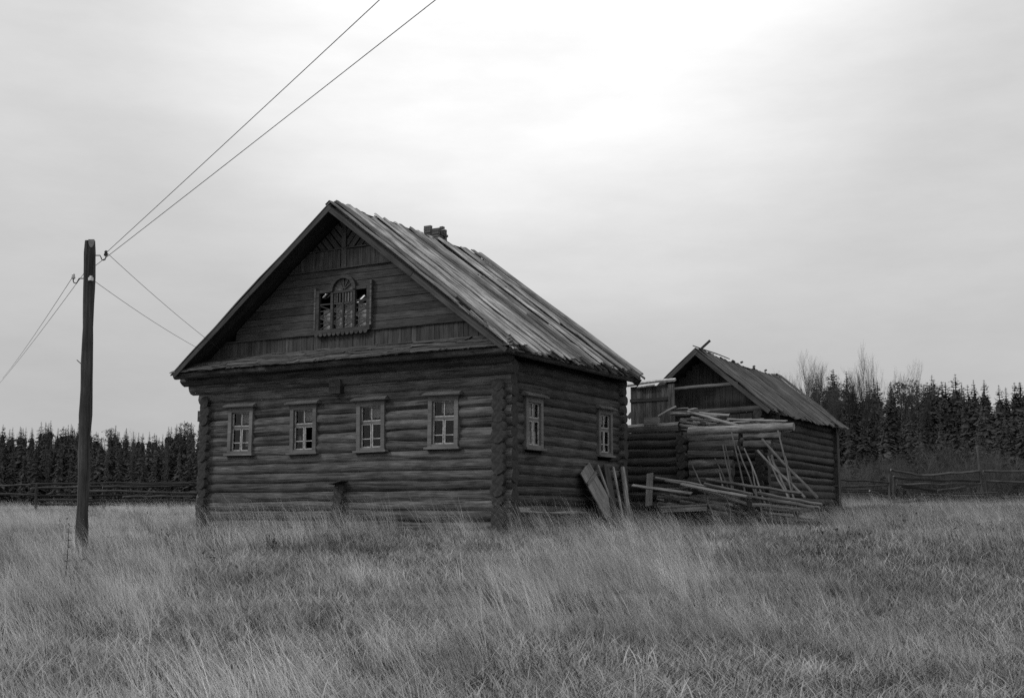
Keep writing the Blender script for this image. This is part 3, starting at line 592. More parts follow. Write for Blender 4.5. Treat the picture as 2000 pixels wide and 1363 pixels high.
for k in range(5):
    u = k/4; plank('board', (9.8+.5*u, 8.65-.95*u, .80-.09*u), (11.3+.35*u, 8.68-.95*u, .82-.06*u), .22, .03, (0, -.1, 1), M_PALE, plat, rag=.03)
plank('edge_board', (10.33, 7.62, .62), (11.68, 7.64, .67), .12, .04, (0, -1, .1), M_PALE, plat); plank('edge_board', (9.75, 8.68, .78), (10.33, 7.62, .66), .1, .04, (-1, -.5, .1), M_PALE, plat)
for x, y in ((10.4, 7.7), (11.6, 7.7), (9.9, 8.6), (11.2, 8.6)): box('leg', (x, y, .33), (.1, .1, .56), M_SHED, plat)

# ------------------------------------------------------------------ the barn
barn = empty('log_barn', (9.78, 16.5, 0)); tag(barn, 'dark log barn with open gable and mossy plank roof behind the house', 'barn')
BX, BZ, BE, BH = 9.78, 5.92, 3.80, 2.50; BY0, BY1 = 12.0, 21.4; BA = math.atan((BZ-BE)/BH); BSL = BH/math.cos(BA)
def bp_(side, s, y, h=0.0):
    sg = .13*math.sin(math.pi*max(0, min(1, (y-BY0)/(BY1-BY0))))+.02*math.sin(y*2.3)
    return Vector((BX+side*(s*math.cos(BA)+h*math.sin(BA)), y, BZ-s*math.sin(BA)+h*math.cos(BA)-sg))
for i in range(15):
    z = .2+.25*i
    for side in (-1, 1): jlog((BX+side*2.0, BY0+.15, z), (BX+side*2.0, BY1-.1, z), .14, M_SHED, barn, 9, 6)
    if z < 3.3: jlog((BX-2.25, BY0+.4, z+.12), (BX+2.25, BY0+.4, z+.12), .14, M_SHED, barn)
    jlog((BX-2.25, BY1-.4, z+.12), (BX+2.25, BY1-.4, z+.12), .13, M_SHED, barn)
tube('beam', (7.6, BY0+.3, 3.75), (12.0, BY0+.25, 3.86), .12, .11, M_LOG, barn, seg=4, end=M_END)
tube('beam', (8.3, BY0+.2, 4.60), (11.15, BY0+.2, 4.70), .06, .07, M_PLANK, barn, seg=4, end=M_END)
for x, z0, x2, z2 in ((BX+.1, 5.7, BX-1.5, 4.0), (BX+.2, 5.65, BX+1.6, 4.1)): tube('rafter', (x, BY0+.9, z0), (x2, BY0+.9, z2), .07, .07, M_SHED, barn, n=6, seg=2)
x = BX-2.3
while x < BX+2.3:                                                                   # boarding deep inside the open gable
    w = rnd.uniform(.18, .26); zt = BZ-.2-math.tan(BA)*abs(x+w/2-BX)
    if zt > 3.5: plank('inner_board', (x+w/2, BY0+.75, 3.3), (x+w/2, BY0+.75, zt), w-.01, .03, (0, -1, 0), M_SHED, barn, seg=1)
    zt2 = zt
    if zt2 > 3.7: plank('rear_board', (x+w/2, BY1-.3, 3.5), (x+w/2, BY1-.3, zt2), w-.006, .03, (0, 1, 0), M_SHED, barn, seg=1)
    x += w
for side in (-1, 1):
    up = Vector((side*math.sin(BA), 0, math.cos(BA))); y = BY0
    plank('barge_board', bp_(side, .0, BY0-.03, -.09), bp_(side, BSL, BY0-.03, -.09), .14, .03, (0, -1, 0), M_BARGE, barn)
    boxes_n = 0
    while y < BY1:
        w = rnd.uniform(.16, .26); s1 = BSL+rnd.uniform(-.06, .10); sg = .03*math.sin((y-BY0)*.7)
        yb = min(y+w/2, BY1)
        slab('roof_plank', bp_(side, rnd.uniform(-.08, .04), yb, rnd.uniform(-.02, .03)), bp_(side, s1+(rnd.uniform(-.5, 0) if rnd.random() < .15 else 0), yb, rnd.uniform(-.02, .03)), w*rnd.uniform(.85, 1.0), .035, up+Vector((0, rnd.uniform(-.15, .15), 0)), M_SHEDROOF, barn, seg=5, wob=.02, ew=.015, rag=.06)
        y += w
    vs = [bp_(side, .02, BY0+.05, -.1), bp_(side, BSL-.06, BY0+.05, -.12), bp_(side, BSL-.06, BY1-.05, -.12), bp_(side, .02, BY1-.05, -.1)]
    vs += [v+Vector((0, 0, -.02)) for v in vs]
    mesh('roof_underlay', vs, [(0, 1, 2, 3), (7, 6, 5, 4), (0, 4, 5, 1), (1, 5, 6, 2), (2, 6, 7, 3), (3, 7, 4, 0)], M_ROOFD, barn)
plank('ridge_board', (BX, BY0-.05, BZ+.05), (BX, BY0+3.2, BZ+.05), .16, .03, (.5, 0, 1), M_SHEDROOF, barn, wob=.02)
plank('ridge_stick', (BX+.02, BY0+.4, BZ), (BX+.34, BY0+.5, BZ+.3), .07, .05, (0, -1, 0), M_SHED, barn)
for k in range(3): plank('ridge_stick', (BX+.02, BY0+4.5+k*1.4, BZ+.02), (BX+.06, BY0+4.6+k*1.4, BZ+.06), .06, .04, (0, -1, 0), M_SHED, barn)
plank('corner_post', (BX+2.12, BY1-.35, .3), (BX+2.12, BY1-.35, 3.75), .34, .3, (1, 0, 0), M_SHED, barn)

# ------------------------------------------------------------------ utility pole and wires
PB = Vector((4.55, -8.06, -.45)); PT = Vector((5.10, -8.70, 5.86))
up_ = empty('utility_pole', PB); tag(up_, 'leaning weathered wooden utility pole with hook insulators at left of house', 'utility pole')
def shaft():
    n, seg = 14, 26; d = PT-PB; Lp = d.length; M = frame(PB, d, (-.4, -.9, 0)); vs, fs = [], []
    for i in range(seg+1):
        u = i/seg; r = .120-.018*u+.012*mnoise.noise(Vector((u*14, 0, 5)))
        for j in range(n):
            a = 2*math.pi*j/n; k = r*(1+.22*mnoise.noise(Vector((u*9, math.cos(a)*1.3, math.sin(a)*1.3))))
            vs.append((u*Lp, k*math.cos(a)+.012*math.sin(u*7), k*math.sin(a)))
    for i in range(seg):
        for j in range(n): fs.append((i*n+j, i*n+(j+1) % n, (i+1)*n+(j+1) % n, (i+1)*n+j))
    fs.append(tuple(range(n-1, -1, -1))); fs.append(tuple(seg*n+j for j in range(n)))
    mesh('shaft', vs, fs, M_UPOLE, up_, M, True, mats=[M_UPOLE, M_CUT], fm=[0]*(len(fs)-2)+[1, 1])
shaft()
pd = (PT-PB).normalized(); toc = (CAM-PT); toc.z = 0; toc.normalize()
face = PT+toc*.112-pd*.0
vs = []; n = 12                                                                     # pale axe-cut face below the top
for yy in (0, 1):
    for i in range(n): a = math.pi*i/(n-1); vs.append(face+RH*(.062*math.cos(a)+.02)-pd*(.0+.16*math.sin(a))+toc*(.012*yy-.008))
fs = [tuple(range(n-1, -1, -1)), tuple(range(n, 2*n))]+[(i, (i+1) % n, n+(i+1) % n, n+i) for i in range(n)]
mesh('axe_cut', vs, fs, M_CUT, up_)
def tubepath(name, pts, r, mat, parent=None, n=6):
    vs, fs = [], []; pts = [Vector(p) for p in pts]
    for i, p in enumerate(pts):
        d = (pts[min(i+1, len(pts)-1)]-pts[max(i-1, 0)]).normalized(); a = d.cross(Vector((0, 0, 1)) if abs(d.z) < .9 else Vector((1, 0, 0))).normalized(); b = d.cross(a)
        rr = r[i] if isinstance(r, (list, tuple)) else r
        for j in range(n): t = 2*math.pi*j/n; vs.append(p+a*rr*math.cos(t)+b*rr*math.sin(t))
    for i in range(len(pts)-1):
        for j in range(n): fs.append((i*n+j, i*n+(j+1) % n, (i+1)*n+(j+1) % n, (i+1)*n+j))
    fs.append(tuple(range(n-1, -1, -1))); fs.append(tuple((len(pts)-1)*n+j for j in range(n)))
    return mesh(name, vs, fs, mat, parent, None, True)
def insulator(at, side):
    """iron hook out of the pole carrying a porcelain bell"""
    c = Vector(at); d = RH*side; pts = [c, c+d*.10+pd*.0, c+d*.125-pd*.05]+[c+d*(.125+.045-.045*math.cos(a))-pd*(.05+.045*math.sin(a)) for a in (.8, 1.57, 2.4)]+[c+d*.215-pd*.05, c+d*.215+pd*.04]
    h = tubepath('hook', pts, .011, M_IRON, up_); q = c+d*.215-pd*.01
    vs, fs = [], []; prof = [(0, .028), (.01, .042), (.045, .04), (.05, .028), (.065, .03), (.085, .034), (.105, .02)]; n = 12
    for z, r in prof:
        for j in range(n): a = 2*math.pi*j/n; vs.append(q+RH*r*math.cos(a)+toc*r*math.sin(a)+pd*z)
    for i in range(len(prof)-1):
        for j in range(n): fs.append((i*n+j, i*n+(j+1) % n, (i+1)*n+(j+1) % n, (i+1)*n+j))
    fs.append(tuple(range(n-1, -1, -1))); fs.append(tuple((len(prof)-1)*n+j for j in range(n)))
    mesh('insulator', vs, fs, M_PORC if side < 0 else M_MORTAR, up_, None, True); return q+pd*.06
def along(h): return PB+(PT-PB)*(h/6.31)
IA = insulator(along(6.02)+RH*.10, 1); IB = insulator(along(5.57)-RH*.10, -1)
q = along(5.55)+toc*.115+RH*.03
boxes('knob_insulator', [((q.x-.035, q.y-.035, q.z-.045), (q.x+.035, q.y+.035, q.z+.02)), ((q.x-.02, q.y-.02, q.z+.021), (q.x+.02, q.y+.02, q.z+.05))], M_PORC, up_)
plank('splinter', along(3.9)-RH*.11, along(3.98)-RH*.2, .02, .015, (0, 0, 1), M_UPOLE, up_, seg=1, wob=0)
def wire(a, b, lb, sag=.1, r=.0058, k=40):
    a = Vector(a); b = Vector(b)
    o = tubepath('power_wire', [a+(b-a)*(i/k)-Vector((0, 0, sag*4*(i/k)*(1-i/k))) for i in range(k+1)], r, M_WIRE, None, 5)
    tag(o, lb, 'wire', 'wires on the utility pole')
IC = along(5.75)-toc*.1
D1 = (Vector((15.17, -13.49, 6.34))-IA); D2 = (Vector((15.67, -13.2, 6.32))-IC)
wire(IA, IA+D1*2.6, 'upper power wire running from the pole top up and out over the sky', .05)
wire(IC, IC+D2*2.6, 'lower power wire rising to the right from behind the pole', .05)
wire(IA+RH*.02, (.48, -.2, 5.03), 'thin wire from the pole top hook down to the house gable', .06, .0052)
wire(q, (.35, -.88, 4.98), 'thin wire from the white knob insulator to the left roof edge', .06, .0052)
DL = CAM+FH*34-RH*14.05+Vector((0, 0, 5.30))
wire(IB, IB+(DL-IB)*3.2, 'wire dropping left from the white bell insulator towards the forest', .1)
wire(along(5.68)-RH*.1, along(5.68)-RH*.1+(DL+Vector((0, 0, -.16))-along(5.68)+RH*.1)*3.2, 'wire dropping left from behind the pole towards the forest', .1)

# ------------------------------------------------------------------ rail fences
def fence(name, label, rails, posts):
    e = empty(name, posts[0][1]); tag(e, label, 'fence')
    for a, b in rails: tube('rail', a, b, rnd.uniform(.05, .075), rnd.uniform(.04, .06), M_FENCE, e, n=6, seg=6, wob=.03, end=M_CUT)
    for a, b in posts:
        b = Vector((b[0], b[1], gz(b[0], b[1])-.2)); tube('post', b, a, .08, .065, M_FENCE, e, n=6, seg=3, wob=.02, end=M_CUT)
    return e
railsL = [((-28.00, 16.00, 2.02), (-22.04, 21.72, 2.15)), ((-28.02, 16.02, 1.79), (-25.48, 19.78, 1.94)), ((-24.82, 17.85, 1.84), (-22.06, 21.74, 1.99)), ((-28.04, 16.07, 1.42), (-22.09, 21.80, 1.50)), ((-25.97, 17.22, 1.68), (-22.08, 21.79, 1.61)),
          ((-28.07, 16.12, 1.01), (-25.55, 19.90, .97)), ((-23.94, 18.43, 1.37), (-22.09, 21.80, 1.45)), ((-31.21, 14.18, 1.89), (-28.0, 16.2, 1.99)), ((-31.24, 14.23, 1.48), (-28.0, 16.3, 1.51)), ((-35, 12, 1.9), (-31, 14.3, 1.9)), ((-35, 12, 1.4), (-31, 14.3, 1.5)),
          ((-22.2, 21.6, 2.1), (-15, 25.8, 2.2)), ((-22.2, 21.7, 1.6), (-15, 25.9, 1.6)), ((-27.9, 16.3, 1.2), (-22.1, 21.7, 1.25)), ((-26, 17.6, 1.9), (-22.3, 21.4, 2.08))]
postsL = [((-27.77, 16.13, 2.02), (-27.86, 16.28, .8)), ((-25.6, 18.6, 1.94), (-25.6, 18.7, .98)), ((-24.7, 19.4, 2.05), (-24.7, 19.4, .8)), ((-23.1, 20.75, 2.25), (-23.1, 20.8, .98)), ((-22.0, 21.8, 2.2), (-22.0, 21.8, .98)), ((-31.0, 14.4, 2.02), (-31.0, 14.4, .8)), ((-35, 12, 2), (-35, 12, .8)), ((-18.5, 23.8, 2.2), (-18.5, 23.8, 1)), ((-15, 25.9, 2.2), (-15, 25.9, 1))]
fence('rail_fence', 'long grey rail fence crossing the meadow between utility pole and house corner', railsL, postsL)
railsR = [((11.50, 32.74, 2.54), (12.74, 33.50, 2.27)), ((12.74, 33.50, 2.27), (15.10, 34.81, 2.51)), ((11.58, 32.85, 2.20), (15.13, 34.91, 2.01)), ((11.67, 32.94, 1.89), (15.22, 34.98, 1.89)), ((11.87, 33.07, 1.82), (13.32, 33.94, 1.58)), ((13.32, 33.94, 1.58), (15.12, 34.92, 1.89)),
          ((9.38, 31.60, 2.11), (11.36, 32.75, 1.96)), ((8.56, 31.08, 2.37), (9.38, 31.59, 2.13)), ((9.36, 31.64, 1.77), (11.35, 32.77, 1.82)), ((8.51, 31.17, 1.65), (11.44, 32.86, 1.61)), ((15.27, 34.91, 2.51), (17.78, 36.36, 2.44)), ((15.34, 35.03, 2.01), (17.74, 36.42, 1.96)), ((12.68, 33.60, 1.41), (14.77, 34.81, 1.34)),
          ((17.7, 36.4, 2.45), (21, 38.3, 2.4)), ((17.7, 36.4, 1.96), (21, 38.3, 1.9)), ((5.5, 29.3, 2.1), (8.6, 31.1, 2.2)), ((5.5, 29.3, 1.6), (8.6, 31.1, 1.6))]
for k in range(11):                                                                 # fallen rails tangled at the foot of the fence
    u = rnd.uniform(0, 1); x, y = 9.0+u*8.5, 31.4+u*4.9; dx = rnd.uniform(1.2, 3.0); railsR.append(((x, y+rnd.uniform(-.5, .5), rnd.uniform(.9, 1.6)), (x+dx, y+dx*.57+rnd.uniform(-.5, .5), rnd.uniform(.8, 1.7))))
postsR = [((11.42, 32.75, 2.35), (11.35, 32.83, 1.3)), ((11.62, 32.72, 2.25), (11.55, 32.83, 1.3)), ((15.1, 34.75, 3.64), (15.19, 35.05, 1.3)), ((15.3, 34.95, 2.35), (15.4, 35.05, 1.3)), ((8.66, 31.14, 2.37), (8.6, 31.2, 1.3)), ((18.0, 36.6, 2.5), (18.0, 36.6, 1.3)), ((21, 38.3, 2.5), (21, 38.3, 1.3)), ((5.5, 29.3, 2.3), (5.5, 29.3, 1))]
fence('rail_fence', 'broken rail fence with sagging poles right of the barn', railsR, postsR)

# ------------------------------------------------------------------ trees
def ctube(vs, fs, p, q, r0, r1, n=5):
    b = len(vs); d = (q-p).normalized(); a = d.cross(Vector((0, 0, 1)) if abs(d.z) < .9 else Vector((1, 0, 0))).normalized(); c = d.cross(a)
    for pp, r in ((p, r0), (q, r1)):
        for j in range(n): t = 2*math.pi*j/n; vs.append(pp+a*r*math.cos(t)+c*r*math.sin(t))
    for j in range(n): fs.append((b+j, b+(j+1) % n, b+n+(j+1) % n, b+n+j))
def data(name, vs, fs, mat):
    me = bpy.data.meshes.new(name); me.from_pydata([tuple(v) for v in vs], [], fs); me.materials.append(mat); me.update(); return me
def spruce_data(seed, H=15.0):
    r = random.Random(seed); vs, fs = [], []; ct, cfs = [], []
    ctube(vs, fs, Vector((0, 0, -.5)), Vector((0, 0, H*.6)), .17, .09, 6); ctube(vs, fs, Vector((0, 0, H*.6)), Vector((0, 0, H*.99)), .09, .012, 6)
    R = r.uniform(2.0, 2.7); z = r.uniform(.4, 1.2); pw = r.uniform(.75, 1.0); bulge = r.uniform(0, 6.28)
    rings = 14
    for i in range(rings+1):                                                        # the dense inside of the crown
        u = i/rings; zz = .3+(H*.86-.3)*u; f = 1-zz/H
        for k in range(9): a = 2*math.pi*k/9+i*.35; q = R*min(f**pw, .8)*(.36+.2*(i % 2))*r.uniform(.6, 1.25); ct.append(Vector((math.cos(a)*q, math.sin(a)*q, zz)))
    for i in range(rings):
        for k in range(9): cfs.append((i*9+k, i*9+(k+1) % 9, i*9+9+(k+1) % 9, i*9+9+k))
    while z < H-.1:
        f = 1-(z/H); L0 = R*min(f**pw, .8)*r.uniform(.72, 1.12)+.03; nb = max(4, int(6+5*f)); tip = f < .15
        for k in range(nb):
            a = 2*math.pi*(k+r.random()*.8)/nb; Lb = L0*r.uniform(.55, 1.12)*(1+.15*math.sin(a+bulge)); d = Vector((math.cos(a), math.sin(a), 0)); s = Vector((-d.y, d.x, 0)); dr = r.uniform(.5, 1.0) if f > .2 else r.uniform(-.7, .15)
            wv = max(.05, Lb*.33); prev = None; ns = 3
            for i in range(ns+1):
                u = i/ns; c = d*Lb*u+Vector((0, 0, z-Lb*dr*u*u+(.14*Lb if i == ns else 0))); ww = wv*(0.5+1.1*u-1.5*u*u)*r.uniform(.7, 1.3)
                b = len(ct); ct += [c-s*ww+Vector((0, 0, -ww*.7)), c, c+s*ww+Vector((0, 0, -ww*.7))]
                if prev is not None: cfs += [(prev, prev+1, b+1, b), (prev+1, prev+2, b+2, b+1)]
                prev = b
            for i in range(4 if not tip else 1):
                u = r.uniform(.35, 1); c = d*Lb*u+Vector((0, 0, z-Lb*dr*u*u)); b = len(ct); t = min(r.uniform(.12, .34), Lb*.4)
                e = (s*r.choice((-1, 1))+d*.5).normalized(); ct += [c, c+e*t*1.3+Vector((0, 0, -t*.5)), c+e*t*.3+d*t*.5+Vector((0, 0, -t*.9))]; cfs.append((b, b+1, b+2))
        z += r.uniform(.24, .42)*(1 if f > .25 else .8)
    return data('trunk', vs, fs, M_BARK), data('crown', ct, cfs, M_NEEDLE)
def pine_data(seed, H=12.0):
    r = random.Random(seed); vs, fs, ct, cfs = [], [], [], []
    ctube(vs, fs, Vector((0, 0, -.5)), Vector((.1, 0, H*.9)), .16, .05, 6)
    for k in range(26):
        z = H*r.uniform(.5, .98); a = r.uniform(0, 6.28); Lb = r.uniform(.5, 2.0)*(1.15-(z/H)**3); e = Vector((math.cos(a)*Lb, math.sin(a)*Lb, z+Lb*.25)); ctube(vs, fs, Vector((.05, 0, z-.2)), e, .035, .012, 4)
        for i in range(34):
            c = e+Vector((r.gauss(0, .34), r.gauss(0, .34), r.gauss(0, .2))); b = len(ct); v = Vector((r.uniform(-1, 1), r.uniform(-1, 1), r.uniform(-.3, .8))).normalized()*r.uniform(.15, .3); s = v.cross(Vector((r.random(), r.random(), r.random()))).normalized()*.07
            ct += [c-s, c+s, c+v]; cfs.append((b, b+1, b+2))
    return data('trunk', vs, fs, M_BARK), data('crown', ct, cfs, M_PINE)
def bare_data(seed, H=12.0, slim=False, bush=False):
    r = random.Random(seed); vs, fs, tv, tf = [], [], [], []
    def grow(p, d, ln, rad, lev):
        q = p
        for i in range(3):
            d2 = (d+Vector((r.uniform(-.16, .16), r.uniform(-.16, .16), r.uniform(-.02, .14)))).normalized(); e = q+d2*ln/3
            A, B = (vs, fs) if lev < 2 else (tv, tf); ctube(A, B, q, e, rad*(1-i*.22), rad*(1-(i+1)*.22), 5 if lev < 2 else 3)
            if lev < 4 and not (lev == 0 and i == 0 and not bush):
                for _ in range(r.choice((2, 2, 3)) if not slim else 2):
                    a = r.uniform(0, 6.28); sp = .75 if not slim else .4; k = Vector((math.cos(a)*sp, math.sin(a)*sp, .75)); nd = (d2*.55+k*.6).normalized(); grow(e, nd, ln*r.uniform(.42, .66), rad*.45, lev+1)
            q = e; d = d2
        if lev < 4: grow(q, d, ln*.55, rad*.4, lev+1)
    if bush:
        for k in range(6): a = k*1.05; grow(Vector((math.cos(a)*.2, math.sin(a)*.2, -.1)), Vector((math.cos(a)*.5, math.sin(a)*.5, 1)).normalized(), H*.5, .03, 1)
    else: grow(Vector((0, 0, -.4)), Vector((r.uniform(-.05, .05), r.uniform(-.05, .05), 1)).normalized(), H*.62, .13 if not slim else .09, 0)
    top = max(v.z for v in tv); k = H/top
    return data('trunk' if not bush else 'stem', [v*k for v in vs], fs, M_TWIG) if vs else None, data('crown' if not bush else 'twigs', [v*k for v in tv], tf, M_TWIG)
SPR = [spruce_data(100+i) for i in range(7)]; PIN = [pine_data(300+i) for i in range(2)]; BAR = [bare_data(400+i) for i in range(3)]; SLM = [bare_data(500+i, slim=True) for i in range(2)]; BSH = [bare_data(600+i, 3.0, bush=True) for i in range(3)]
def place(kind, dat, t, s, ztop, label, cat, group, base=12.0, names=('trunk', 'crown'), wid=1.0):
    p = CAM+FH*t+RH*s; g = gz(p.x, p.y); h = ztop-g; k = h/base; e = empty(kind, (p.x, p.y, g)); tag(e, label, cat, group); a = rnd.uniform(0, 6.28)
    M = Matrix.Translation((p.x, p.y, g)) @ Matrix.Rotation(a, 4, 'Z') @ Matrix.Diagonal((k*wid, k*wid, k, 1))
    for n, d in zip(names, dat):
        if d is not None: link(bpy.data.objects.new(n, d), e, M)
F_ = 2279.0
def zt(y, t): return CAM.z+(1000-y)/F_*t
topL = [(-140, 832), (60, 832), (130, 824), (190, 832), (240, 842), (300, 836), (345, 824), (385, 812), (480, 815), (700, 800)]
topR = [(1450, 790), (1530, 768), (1600, 722), (1650, 708), (1690, 742), (1730, 734), (1780, 752), (1830, 730), (1865, 722), (1900, 726), (1950, 742), (2000, 730), (2080, 720)]
def LBL(x): return 'dark spruce of the far forest edge left of the utility pole' if x < 165 else ('dark spruce of the far forest edge between utility pole and house' if x < 385 else 'dark spruce of the forest edge hidden behind the left part of the house')
def LBR(x): return 'dark spruce behind the barn roof, beneath the leafless trees' if x < 1640 else ('dark spruce of the right forest between barn and tall fence post' if x < 1915 else 'dark spruce of the right forest beyond the tall fence post')
for row, (t0, t1, step, dy) in enumerate(((226, 231, 22, 40), (232, 242, 19, 8), (246, 256, 19, 3), (260, 272, 19, 0), (276, 290, 19, 4))):
    x = -130+row*6
    while x < 470:
        t = rnd.uniform(t0, t1); y = np.interp(x, *zip(*topL))+dy+rnd.choice((0, 5, 12, 20, -6, 28))+rnd.uniform(-4, 4)+9*mnoise.noise(Vector((x*.02, 0, 3)))
        place('spruce_tree', rnd.choice(SPR), t, (x-1000)/F_*t, zt(y, t), LBL(x), 'tree', 'spruces of the left forest edge', 15.0, wid=rnd.uniform(1.15, 1.8)); x += step*rnd.uniform(.7, 1.3)
for row, (t0, t1, step, dy) in enumerate(((110, 117, 34, 80), (118, 126, 38, 34), (129, 138, 38, 6), (142, 155, 34, 2), (160, 178, 30, 10), (182, 200, 30, 16))):
    x = 1440+row*11
    while x < 2110:
        t = rnd.uniform(t0, t1); y = np.interp(x, *zip(*topR))+dy+rnd.choice((0, 4, 12, 22, -4, 30))+rnd.uniform(-5, 5)
        place('spruce_tree', rnd.choice(SPR), t, (x-1000)/F_*t, zt(y, t), LBR(x), 'tree', 'spruces of the right forest edge', 15.0, wid=rnd.uniform(1.35, 2.1)); x += step*rnd.uniform(.7, 1.3)
x = 480
while x < 1440:
    t = rnd.uniform(185, 220); place('spruce_tree', rnd.choice(SPR), t, (x-1000)/F_*t, zt(800-rnd.uniform(0, 12)+8, t), 'spruce of the forest edge mostly hidden behind the house', 'tree', 'spruces behind the house', 15.0, wid=1.3); x += 32
for x, y, t, lb in ((1795, 742, 134, 'middle one of three pale loose-crowned pines in the right forest'), (1762, 748, 130, 'left one of three pale loose-crowned pines in the right forest'), (1822, 760, 133, 'right one of three pale loose-crowned pines in the right forest'), (215, 838, 240, 'pale pine in the left forest just right of the utility pole'), (366, 826, 238, 'pale pine in the left forest beside the house corner')):
    place('pine_tree', rnd.choice(PIN), t, (x-1000)/F_*t, zt(y, t), lb, 'tree', 'pines in the forest edge')
for x, y, t, sl, lb in ((1603, 672, 118, 0, 'tallest broad leafless tree right of the barn roof'), (1560, 712, 119, 0, 'leafless tree rising straight over the far end of the barn ridge'), (1655, 690, 121, 0, 'broad leafless tree midway between the tallest broad and tallest thin ones'), (1693, 655, 122, 1, 'thin leafless tree, highest of all above the right forest'), (1716, 712, 124, 1, 'thin short leafless tree just right of the highest thin one'), (1765, 700, 123, 0, 'rightmost of the leafless trees above the right forest'), (1630, 705, 120, 0, 'lower broad leafless tree immediately right of the tallest broad one'), (1680, 715, 121, 1, 'thin leafless tree just left of the highest thin one'), (1545, 742, 118, 1, 'small thin leafless tree peeping over the barn roof slope'), (1585, 735, 118, 1, 'low thin leafless tree just left of the tallest broad one')):
    place('bare_tree', rnd.choice(SLM if sl else BAR), t, (x-1000)/F_*t, zt(y, t), lb, 'tree', 'leafless trees right of the barn', wid=.8 if not sl else .6)
for x, y, t in ((100, 850, 225), (268, 835, 228), (330, 845, 226)):
    place('bare_tree', rnd.choice(SLM), t, (x-1000)/F_*t, zt(y, t), ('slim leafless tree before the forest left of the utility pole' if x < 165 else ('slim leafless tree before the forest midway between pole and house' if x < 300 else 'slim leafless tree before the forest close to the house corner')), 'tree', 'leafless trees of the left forest edge', wid=.6)
for x, y, t in ((1660, 890, 90), (1700, 880, 75), (1760, 880, 72), (1820, 860, 80), (1870, 850, 78), (1900, 870, 70), (1960, 880, 72), (2010, 870, 72), (1640, 900, 58), (1790, 900, 66), (1850, 905, 66), (1940, 905, 64)):
    place('bare_shrub', rnd.choice(BSH), t, (x-1000)/F_*t, zt(y, t), ('leafless shrub between the barn and the broken fence double post' if x < 1735 else ('leafless shrub behind the sagging fence rails' if x < 1900 else 'leafless shrub at the tall fence post and beyond it')), 'shrub', 'shrubs along the broken fence', 3.0, ('stem', 'twigs'), 1.2)

# ------------------------------------------------------------------ dead weeds and the dry grass
def weed(p, h, seed, label):
    r = random.Random(seed); vs, fs = [], []; p = Vector((p[0], p[1], gz(p[0], p[1]))); q = Vector((0, 0, 0)); k = 9
    for i in range(k):
        e = q+Vector((r.uniform(-.012, .018), r.uniform(-.012, .012), h/k)); ctube(vs, fs, q, e, .010*(1-i*.07), .010*(1-(i+1)*.07), 5)
        for _ in range(5):
            a = r.uniform(0, 6.28); c = e+Vector((math.cos(a), math.sin(a), r.uniform(-.3, .6)))*r.uniform(.03, .07); ctube(vs, fs, e, c, .004, .003, 3); b = len(vs)
            s = r.uniform(.008, .02); vs += [c+Vector((s, 0, 0)), c+Vector((0, s, 0)), c+Vector((-s, 0, s)), c+Vector((0, -s, s))]; fs.append((b, b+1, b+2, b+3))
        q = e
    o = mesh('dried_weed', vs, fs, M_WEED, None, Matrix.Translation(p)); tag(o, label, 'weed')
weed((8.44, -11.65), 1.0, 1, 'tall dark dried weed stalk standing in grass left of the utility pole foot')
weed((3.1, -3.4), .5, 2, 'short dark dried weed standing in grass between utility pole and house')
def blade(vs, fs, x, y, h, w, lean, az, r, bend=1.0):
    d = Vector((math.cos(az), math.sin(az), 0)); s = Vector((-d.y, d.x, 0)); b = len(vs); n = 3
    for i in range(n+1):
        u = i/n; c = Vector((x, y, 0))+d*(lean*h*(u**(1+.6*bend)))+Vector((0, 0, h*u*(1-.25*lean*u))); ww = w*(1-u*.85)
        vs += [c-s*ww/2, c+s*ww/2]
    for i in range(n): fs.append((b+2*i, b+2*i+1, b+2*i+3, b+2*i+2))
tufts = bpy.data.collections.new('grass_tufts')
WIND = math.atan2(-RH.y, -RH.x)
